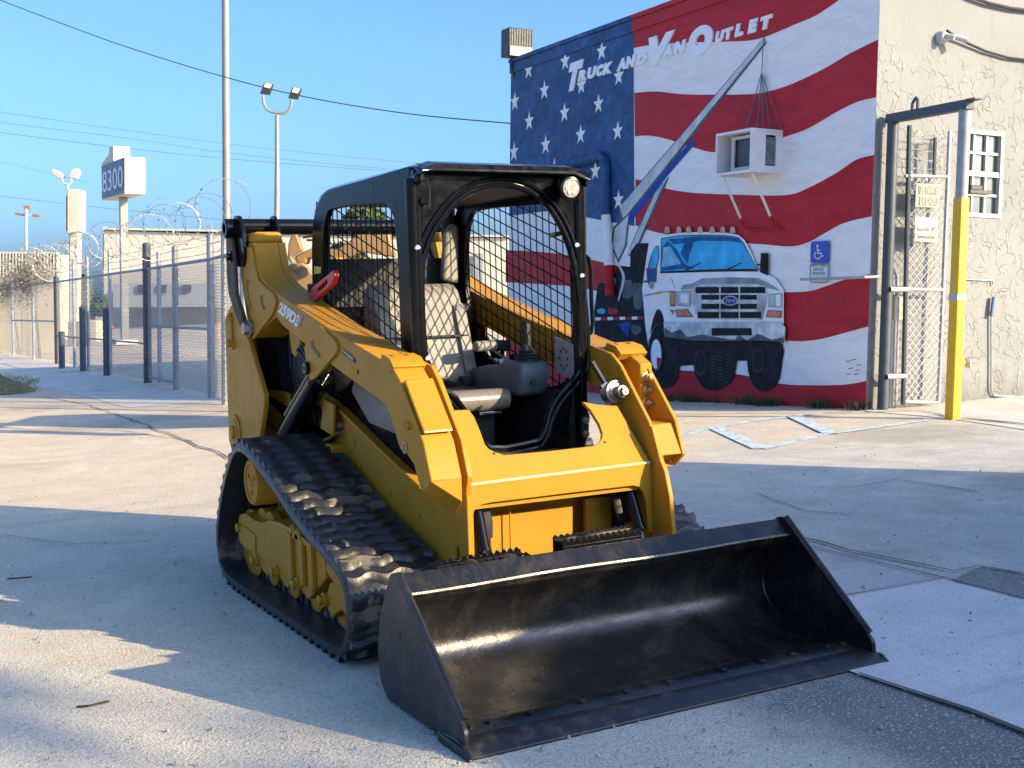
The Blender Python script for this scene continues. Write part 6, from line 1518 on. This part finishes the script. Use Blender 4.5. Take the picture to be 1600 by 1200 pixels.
for s in (1, -1):
    sp2 = rnd_poly([(2.60, .012), (2.60, .075), (2.56, .11), (2.105, .482), (2.06, .47), (1.955, .30), (1.925, .17), (1.94, .06), (2.00, .012)], .02, 4)
    side_prism(MB(), sp2, s * (BW - .012), s * (BW + .006)).build("side_plate", M_bk, bk_, .003)
    ed = [(2.575, .105), (2.12, .478)]
    MB().tube(yz(ed, s * (BW - .003)), .014, 8).build("side_edge", M_bk, bk_)
    side_prism(MB(), [(2.44, .0), (2.655, .0), (2.655, .006), (2.62, .03), (2.44, .03)], s * (BW + .006), s * (BW + .022)).build("corner_shoe", M_bk, bk_, .003)
b = MB(); side_prism(b, [(2.42, .027), (2.54, .040), (2.60, .034), (2.648, .010), (2.648, .0), (2.42, .0)], -BW - .012, BW + .012); b.build("cutting_edge", paint("worn_edge_black", (.020, .019, .019), .36, .4, 8, dirt=(.11, .085, .06), dirt_at=(.52, .72), bump=.003, bscale=30), bk_, .003)
side_prism(MB(), [(2.43, .026), (2.43, .048), (2.445, .052), (2.535, .046), (2.545, .038)], -BW + .012, BW - .012).build("edge_strip", M_bk, bk_, .003)
for i, x in enumerate((-.80, -.72, -.55, -.40, -.22, .02, .2, .38, .58, .73, .80)):
    MB().lathe((x, 2.50, .046), (0, .08, 1), [(0, .016), (.012, .016), (.016, .008)], 6).build("edge_bolt", M_bk, bk_)
wj = random.Random(5)
wb = MB(); pts = [V((x, 2.426 + wj.uniform(-.004, .004), .037)) for x in np.linspace(-BW + .03, BW - .03, 40)]; wb.tube(pts, .010, 6); wb.build("weld_bead", M_bk, bk_)
for s in (1, -1):
    pts = yz(curve + [(2.42, .028)], s * (BW - .016)); MB().tube(pts, .008, 6).build("weld_bead", M_bk, bk_)
pts = [V((x, lipin.y + .001 * math.sin(x * 9), lipin.z - .004 + .003 * math.sin(x * 7))) for x in np.linspace(-BW + .015, BW - .015, 30)]
MB().tube(pts, .010, 8).build("inner_lip", M_bk, bk_)
# serrated steps on the back edge
def serr(pa, pb_, n, hgt, label):
    A, B_ = on_y(*pa, 2.06), on_y(*pb_, 2.06); ps_ = []
    b = MB()
    for row, (dy, dz) in enumerate(((0, 0), (-.07, .006))):
        a, c = A + V((0, dy, dz)), B_ + V((0, dy, dz)); top = []
        for i in range(n * 4 + 1):
            k = i % 4; top.append(a.lerp(c, i / (n * 4)) + V((0, 0, hgt if k in (1, 2) else hgt * .55)))
        b.prism([a - V((0, 0, .05))] + top + [c - V((0, 0, .05))], (0, -.008, 0))
    b2 = MB().prism([A + V((0, -.004, .004)), B_ + V((0, -.004, .004)), B_ + V((0, -.07, .006)), A + V((0, -.07, .006))], (0, 0, -.006)); b.add(b2.v, b2.f)
    o = b.build("step_tread", M_k, bk_, .002)
serr((693, 893), (829, 870), 13, .020, "")
serr((880, 850), (1003, 831), 13, .014, "")
for x in (on_y(735, 893, 2.06).x, on_y(795, 884, 2.06).x): MB().lathe((x, 2.07, .455), (0, .5, 1), [(0, .03), (.014, .026), (.02, .01)], 14).build("step_bolt", M_bk, bk_)
# embossed letters on the side plate
glyph("CAT", on_x(610, 1003, BW + .0065), on_x(627, 1011, BW + .0065), on_x(611, 975, BW + .0065), "embossed_lettering", paint("embossed_black", (.028, .028, .032), .3), bk_, .02)
# coupler between arms and bucket
MB().box((-.55, 1.80, .10), (.55, 1.90, .36)).build("coupler", M_kk, ld, .01)
for s in (1, -1):
    if s > 0: side_prism(MB(), [(1.66, .42), (1.71, .455), (1.735, .16), (1.60, .16)], .436, .452).build("arm_foot", M_y, ld, .003)
    MB().cyl((s * .40, 1.84, .20), (s * .66, 1.84, .20), .03, 14).build("coupler_pin", M_st, ld)
